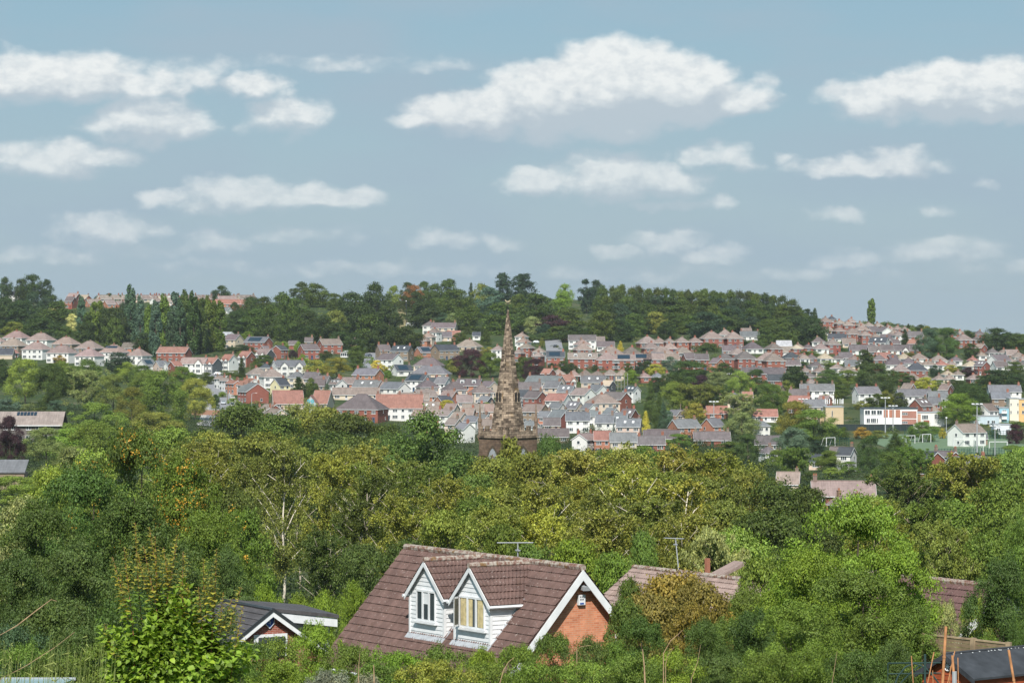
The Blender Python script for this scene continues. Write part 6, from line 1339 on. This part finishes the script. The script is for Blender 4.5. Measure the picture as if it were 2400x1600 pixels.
# ------------------------------------------------------------ foreground planting
tree_at("""
2000 1150 98 330 n br; 1890 1270 92 260 n br; 2100 1260 96 260 n br; 2010 1330 84 330 n md; 1860 1400 80 220 n md; 2120 1400 84 200 n md; 1760 1420 88 180 n dk; 2345 1290 96 190 n dk; 2400 1200 110 150 n md; 2290 1390 105 110 S lt; 2210 1400 100 120 S pale
1575 1325 98 280 m rusty; 1520 1370 92 200 m hz; 1640 1345 96 190 m hz; 1470 1400 90 130 m od; 1475 1352 101 120 m md; 1500 1440 88 160 n dk; 1630 1400 94 170 m rusty; 1740 1370 100 170 n md; 1830 1330 104 180 n br; 1700 1440 90 160 n md; 1780 1290 125 150 m lt; 2170 1330 120 110 m lt; 1650 1440 86 150 n dk; 1180 1225 170 140 m md
640 1494 95 200 S md; 740 1455 100 150 S br; 580 1490 88 150 S dk; 820 1505 92 170 S md; 930 1515 90 190 S br; 1040 1508 90 190 S md; 1130 1515 88 130 S br; 1215 1505 86 150 S md; 1300 1478 87 150 S md; 1380 1490 86 140 S od; 1440 1500 88 130 S md
880 1550 74 220 S md; 1010 1545 72 230 S oy; 1130 1550 74 190 S md; 1260 1545 72 200 S md; 1370 1540 74 180 S lt; 1480 1530 74 180 S md; 1580 1520 76 180 S br; 1690 1530 76 180 S dk; 1790 1520 74 190 S md; 1900 1510 74 200 S md; 2010 1520 72 190 S dk; 2090 1500 76 130 S dk
560 1540 66 170 S md; 660 1545 64 180 S br; 770 1565 60 170 S grey; 860 1575 58 130 S grey; 240 1490 62 200 S md; 120 1535 55 220 S od; 180 1470 70 200 S dk; 60 1500 66 180 S md; 1100 1370 150 70 S md; 620 1370 140 130 S br; 700 1390 142 110 S br; 760 1385 138 110 S br; 830 1362 145 100 S br; 2320 1480 95 100 S md; 2400 1450 92 110 S dk; 1510 1240 150 100 m md
""".replace('rusty', 'hz').replace('grey', 'gy'))
# orange berries on the crown of the whitebeam
plain('berry', (.62, .34, .04), .5, .4, .25, 20)
_g = np.random.default_rng(8)
for (o, *_r2) in [q for q in THINGS if q[0].name.startswith('broadleaf') and q[2].endswith('dense tree')]:
    p = o.location; px_, py_ = proj((p.x, p.y, p.z))
    if not (300 < px_ < 470 and p.y > 160): continue
    bpy.context.view_layer.update()
    cr = [c for c in o.children if c.name.startswith('crown')][0]; co = np.empty(len(cr.data.vertices) * 3, np.float32); cr.data.vertices.foreach_get('co', co); co = co.reshape(-1, 3)[::4]
    M = np.array(o.matrix_world @ Matrix.Diagonal((*cr.scale, 1))); Wd = co @ M[:3, :3].T + M[:3, 3]
    sel = Wd[(Wd[:, 1] < p.y - .2) & (Wd[:, 2] > p.z + .45 * cr.scale[2])]; sel = sel[_g.permutation(len(sel))[:240]]
    C = np.repeat(sel, 14, axis=0) + _g.normal(size=(len(sel) * 14, 3)) * np.array([.09, .09, .13]) + np.array([0, -.15, 0])
    V = leaf_quads(C, sph(_g, len(C)), .085, _g, .9); me = quads_mesh('berries', V - np.array(p), ['berry']); ob = link_mesh('berries', me, o); ob.rotation_euler = (0, 0, -o.rotation_euler[2])
# pear tree with long young shoots
leaf_mat('pear_leaf', .30, .5, False, (.20, .31, .035), .4); plain('shoot_bark', (.30, .13, .07), .6, .3, .2, 20); leaf_mat('pear_young', .35, .4, False, (.36, .34, .06), .35)
PY = 37.0; pb = onground(405, PY); po = empty('pear_tree', pb); g2 = np.random.default_rng(4)
def big_leaves(P, Dv, Up, size):
    """leaves folded along the midrib and curling down; shared vertices so each is one island"""
    n = len(P); Dv = unit(Dv); S = unit(np.cross(Dv, Up)); N = np.cross(S, Dv); s = size[:, None]
    v = [P, P + Dv * s * .5 + N * s * .10, P + Dv * s * .93 - N * s * .10, P + Dv * s * .30 + S * s * .33 + N * s * .16, P + Dv * s * .30 - S * s * .33 + N * s * .16, P + Dv * s * .66 + S * s * .25 + N * s * .07, P + Dv * s * .66 - S * s * .25 + N * s * .07]
    V = np.stack(v, axis=1).reshape(-1, 3); tri = np.array([[0, 3, 1], [0, 1, 4], [1, 3, 5], [1, 6, 4], [1, 5, 2], [1, 2, 6]]); Fs = (np.arange(n)[:, None, None] * 7 + tri[None]).reshape(-1, 3); return V, Fs
def tri_mesh(name, V, Fs, mat):
    me = bpy.data.meshes.new(name); me.vertices.add(len(V)); me.vertices.foreach_set('co', V.astype(np.float32).ravel()); me.loops.add(Fs.size); me.loops.foreach_set('vertex_index', Fs.astype(np.int32).ravel())
    me.polygons.add(len(Fs)); me.polygons.foreach_set('loop_start', np.arange(0, Fs.size, 3, dtype=np.int32)); me.polygons.foreach_set('loop_total', np.full(len(Fs), 3, dtype=np.int32)); me.materials.append(MATS[mat]); me.polygons.foreach_set('use_smooth', [True] * len(Fs)); me.update(calc_edges=True); return me
tips = [(z[0] / 3.136, 1100 + z[1] / 3.136) for z in ((990, 390), (1090, 420), (1130, 490), (1190, 570), (1290, 490), (1358, 600), (820, 640), (1500, 650), (1590, 580), (1762, 860), (1330, 740), (1370, 850), (925, 570), (1060, 560), (1240, 650), (1450, 860), (1640, 900), (760, 1130), (1780, 1000), (880, 760), (1150, 760), (1010, 620), (1550, 780), (1700, 950))]
P_l, D_l, S_l, Y_l = [], [], [], []
for (tx, ty) in tips:
    T = at(tx, ty, PY + g2.uniform(-.35, .35)) - pb; B0 = Vector((g2.uniform(-.25, .25) + T.x * .55, g2.uniform(-.2, .2), 2.9 + g2.uniform(-.5, .3))); L = (T - B0).length
    pts = [B0.lerp(T, f) + Vector((math.sin(f * 5 + tx) * .02, 0, 0)) for f in np.linspace(0, 1, 8)]; st = MB(); st.tube([Vector((0, 0, 1.0))] + pts, [.009] + [.0065 - .0006 * i for i in range(8)], 5); st.build('shoot', ['shoot_bark'], po)
    n = int(L / .018)
    for i in range(n):
        f = i / n; q = B0.lerp(T, f); a = i * 2.4 + g2.uniform(-.4, .4); P_l.append(q); D_l.append((math.cos(a), math.sin(a), .25 - .6 * (1 - f))); S_l.append((.14 * (1 - .6 * f ** 3)) * g2.uniform(.75, 1.15)); Y_l.append(f > .68)
P_l = np.array(P_l); D_l = np.array(D_l); S_l = np.array(S_l); Y_l = np.array(Y_l)
for nm_, msk, mt in (('shoot_leaves', ~Y_l, 'pear_leaf'), ('young_leaves', Y_l, 'pear_young')):
    V, Fs = big_leaves(P_l[msk], D_l[msk], np.tile([0, 0, 1.0], (msk.sum(), 1)), S_l[msk]); link_mesh(nm_, tri_mesh(nm_, V, Fs, mt), po)
n = 7500; cc = np.array([0, 0, 3.1]); dd = sph(g2, n); rr = g2.uniform(.25, 1, n) ** .5; lob = 1 + .22 * np.sin(5 * np.arctan2(dd[:, 0], dd[:, 2]) + 1) + .12 * np.sin(11 * np.arctan2(dd[:, 0], dd[:, 2]))
P = cc + dd * (rr * lob)[:, None] * np.array([.78, .55, .85]); P2 = np.array([0, 0, 1.6]) + sph(g2, 4500) * np.array([1.05, .7, 1.3]) * g2.uniform(.4, 1, (4500, 1)); P = np.concatenate([P, P2]); n = len(P)
Dv = unit(P - cc) * .6 + g2.normal(size=(n, 3)) * .6 + np.array([0, 0, -.35]); V, Fs = big_leaves(P, Dv, np.tile([0, 0, 1.0], (n, 1)) + g2.normal(size=(n, 3)) * .3, g2.uniform(.06, .105, n)); link_mesh('leaves', tri_mesh('leaves', V, Fs, 'pear_leaf'), po)
b = MB(); b.tube([(0, 0, -.2), (.03, 0, 1.2), (0, .02, 2.6)], [.05, .04, .02], 8); b.build('trunk', ['shoot_bark'], po)
THINGS.append((po, 'young pear tree with upright reddish shoots at lower left', '', 'tree', None, 3))
# tall grass stems at the lower left and pale arching twigs
gv = []; g3 = np.random.default_rng(6)
m_, t_ = new_mat('grass_stem'); out(t_, pbsdf(t_, (.26, .30, .09, 1), .7, .2))
b = MB()
for k in range(80):
    pxx = g3.uniform(-20, 260); Yq = g3.uniform(24, 30); topy = g3.uniform(1500, 1600) if g3.uniform() < .85 else g3.uniform(1475, 1530); T = at(pxx + g3.uniform(10, 45), topy, Yq); Bq = onground(pxx - 20, Yq); md = Bq.lerp(T, .6) + Vector((-.05, 0, .1)); b.tube([Bq, md, T], [.005, .003, .0015], 3, 0, False)
    if k % 3 == 0:
        for j in range(6): q = T.lerp(md, j * .05); b.tube([q, q + Vector(g3.normal(size=3)) * .03], [.005, .002], 3, 0, False)
setp(b.build('tall_grass', ['grass_stem']), kind='stuff', label='tall pale grass stems at the bottom left')
for i, (pts, Yq, r, lb) in enumerate((([(-5, 1490), (40, 1465), (85, 1430), (120, 1404), (133, 1408)], 30, .006, 'long bare twig arching up at the left edge'), ([(0, 1590), (60, 1560), (130, 1515), (175, 1480)], 29, .004, 'pale twig rising right across the bottom left grass'), ([(1170, 1605), (1180, 1570), (1192, 1550), (1205, 1540)], 60, .012, 'pale bent stem below the second dormer'),
        ([(1555, 1530), (1572, 1500), (1590, 1485), (1600, 1475)], 72, .011, 'pale bare branch under the hawthorn'), ([(1620, 1590), (1635, 1550), (1642, 1510)], 70, .009, 'thin pale upright branch right of the hawthorn'), ([(1560, 1555), (1565, 1535), (1580, 1515)], 70, .009, 'short curved pale branch below the hawthorn'), ([(1352, 1520), (1362, 1514), (1385, 1511)], 74, .01, 'pale hooked twig in front of the brick gable'),
        ([(1512, 1605), (1510, 1560), (1506, 1520)], 68, .022, 'pale barked stem standing in the hedge below the gable'), ([(1950, 1600), (1955, 1570), (1962, 1525)], 70, .008, 'yellowish bare stem in the dark bushes at right'), ([(840, 1600), (841, 1560), (843, 1530)], 55, .009, 'dry upright stalk in the grey green bush'), ([(877, 1600), (876, 1560), (875, 1557)], 55, .012, 'short thick stalk right of the dry one'))):
    P = [at(x, y, Yq) for x, y in pts]; g0 = P[0].copy(); gz_ = ground(g0.x, Yq); P = [Vector((g0.x, Yq, gz_))] + P; o = empty('bare_twig', P[0]); b = MB(); nn = len(P); b.tube([q - P[0] for q in P], [r * (1.2 - .8 * k / (nn - 1)) for k in range(nn)], 6); b.build('stem', ['twig'], o); THINGS.append((o, lb, '', 'twig', 'bare twigs', 0))
# ------------------------------------------------------------ haze
m, t = new_mat('haze'); vol = nd(t, 'ShaderNodeVolumePrincipled', {'Color': (.88, .94, 1, 1), 'Density': .00004, 'Anisotropy': .2}); nd(t, 'ShaderNodeOutputMaterial'); t.links.new(vol.outputs[0], t.nodes[-1].inputs['Volume'])
b = MB(); b.box(-6050, 6050, -70, 9050, -425, 60); setp(b.build('haze', ['haze']), kind='stuff', label='thin pale haze over the whole valley')
SC.cycles.volume_step_rate = 1.0
# ------------------------------------------------------------ labels: every thing singled out
def zone(px, py):
    if py < 712: v = 'on the skyline'
    elif py < 765: v = 'on the upper hillside'
    elif py < 815: v = 'on the middle hillside'
    elif py < 862: v = 'on the lower hillside'
    elif py < 915: v = 'in the upper town'
    elif py < 965: v = 'in the middle town'
    elif py < 1035: v = 'in the lower town'
    elif py < 1130: v = 'in the valley'
    elif py < 1260: v = 'behind the foreground'
    else: v = 'in the foreground'
    h = ('far left' if px < 230 else 'left' if px < 520 else 'left of centre' if px < 860 else 'near the spire' if px < 1330 else 'right of spire' if px < 1620 else 'right of centre' if px < 1880 else 'right' if px < 2140 else 'far right')
    return v + ', ' + h
ORD = ['first', 'second', 'third', 'fourth', 'fifth', 'sixth', 'seventh', 'eighth', 'ninth', 'tenth', 'eleventh', 'twelfth', 'thirteenth', 'fourteenth', 'fifteenth', 'sixteenth', 'seventeenth', 'eighteenth', 'nineteenth', 'twentieth']
bpy.context.view_layer.update()
buck = {}
for (o, label, desc, cat, group, zz) in THINGS:
    o['category'] = cat
    if label: o['label'] = label
    else:
        p = o.matrix_world.translation; px, py = proj((p.x, p.y, p.z + zz)); buck.setdefault(desc + ' ' + zone(px, py), []).append((px, o))
    if group: o['group'] = group
    elif cat == 'house': o['group'] = 'houses of the town'
    elif cat in ('tree', 'bush'): o['group'] = 'trees and bushes of the valley' if cat == 'tree' else 'garden bushes'
mx = 0
for k, L in buck.items():
    L.sort(key=lambda a: a[0])
    for i, (px, o) in enumerate(L):
        s = k if len(L) == 1 else k + ', ' + (ORD[i] if i < len(ORD) else str(i + 1) + 'th') + ' from left'
        if len(s.split()) > 16: s = s.replace(' tile roof', ' roof').replace('grey slate', 'grey').replace('dark slate', 'dark').replace(' of centre', ' centre')
        if len(s.split()) > 16: s = s.replace('hipped ', '').replace(' and solar panels', ' and solar')
        if len(s.split()) > 16: print('LONGLABEL', s); s = s.replace(', right of spire,', ', right,').replace(' with ', ', ')
        o['label'] = s[0].upper() + s[1:] if False else s
        if len(s.split()) > 16: s = s.replace(' in the ', ' in ').replace(' on the ', ' on ')
        if len(s.split()) > 16: s = s.replace(' and dormer', ' dormer').replace(' and skylights', ' skylights').replace(' and solar', ' solar')
        mx = max(mx, len(s.split()))
print('THINGS', len(THINGS), 'max words', mx, 'objects', len(bpy.data.objects), 'big buckets', sorted(((len(v), k) for k, v in buck.items()), reverse=True)[:4])
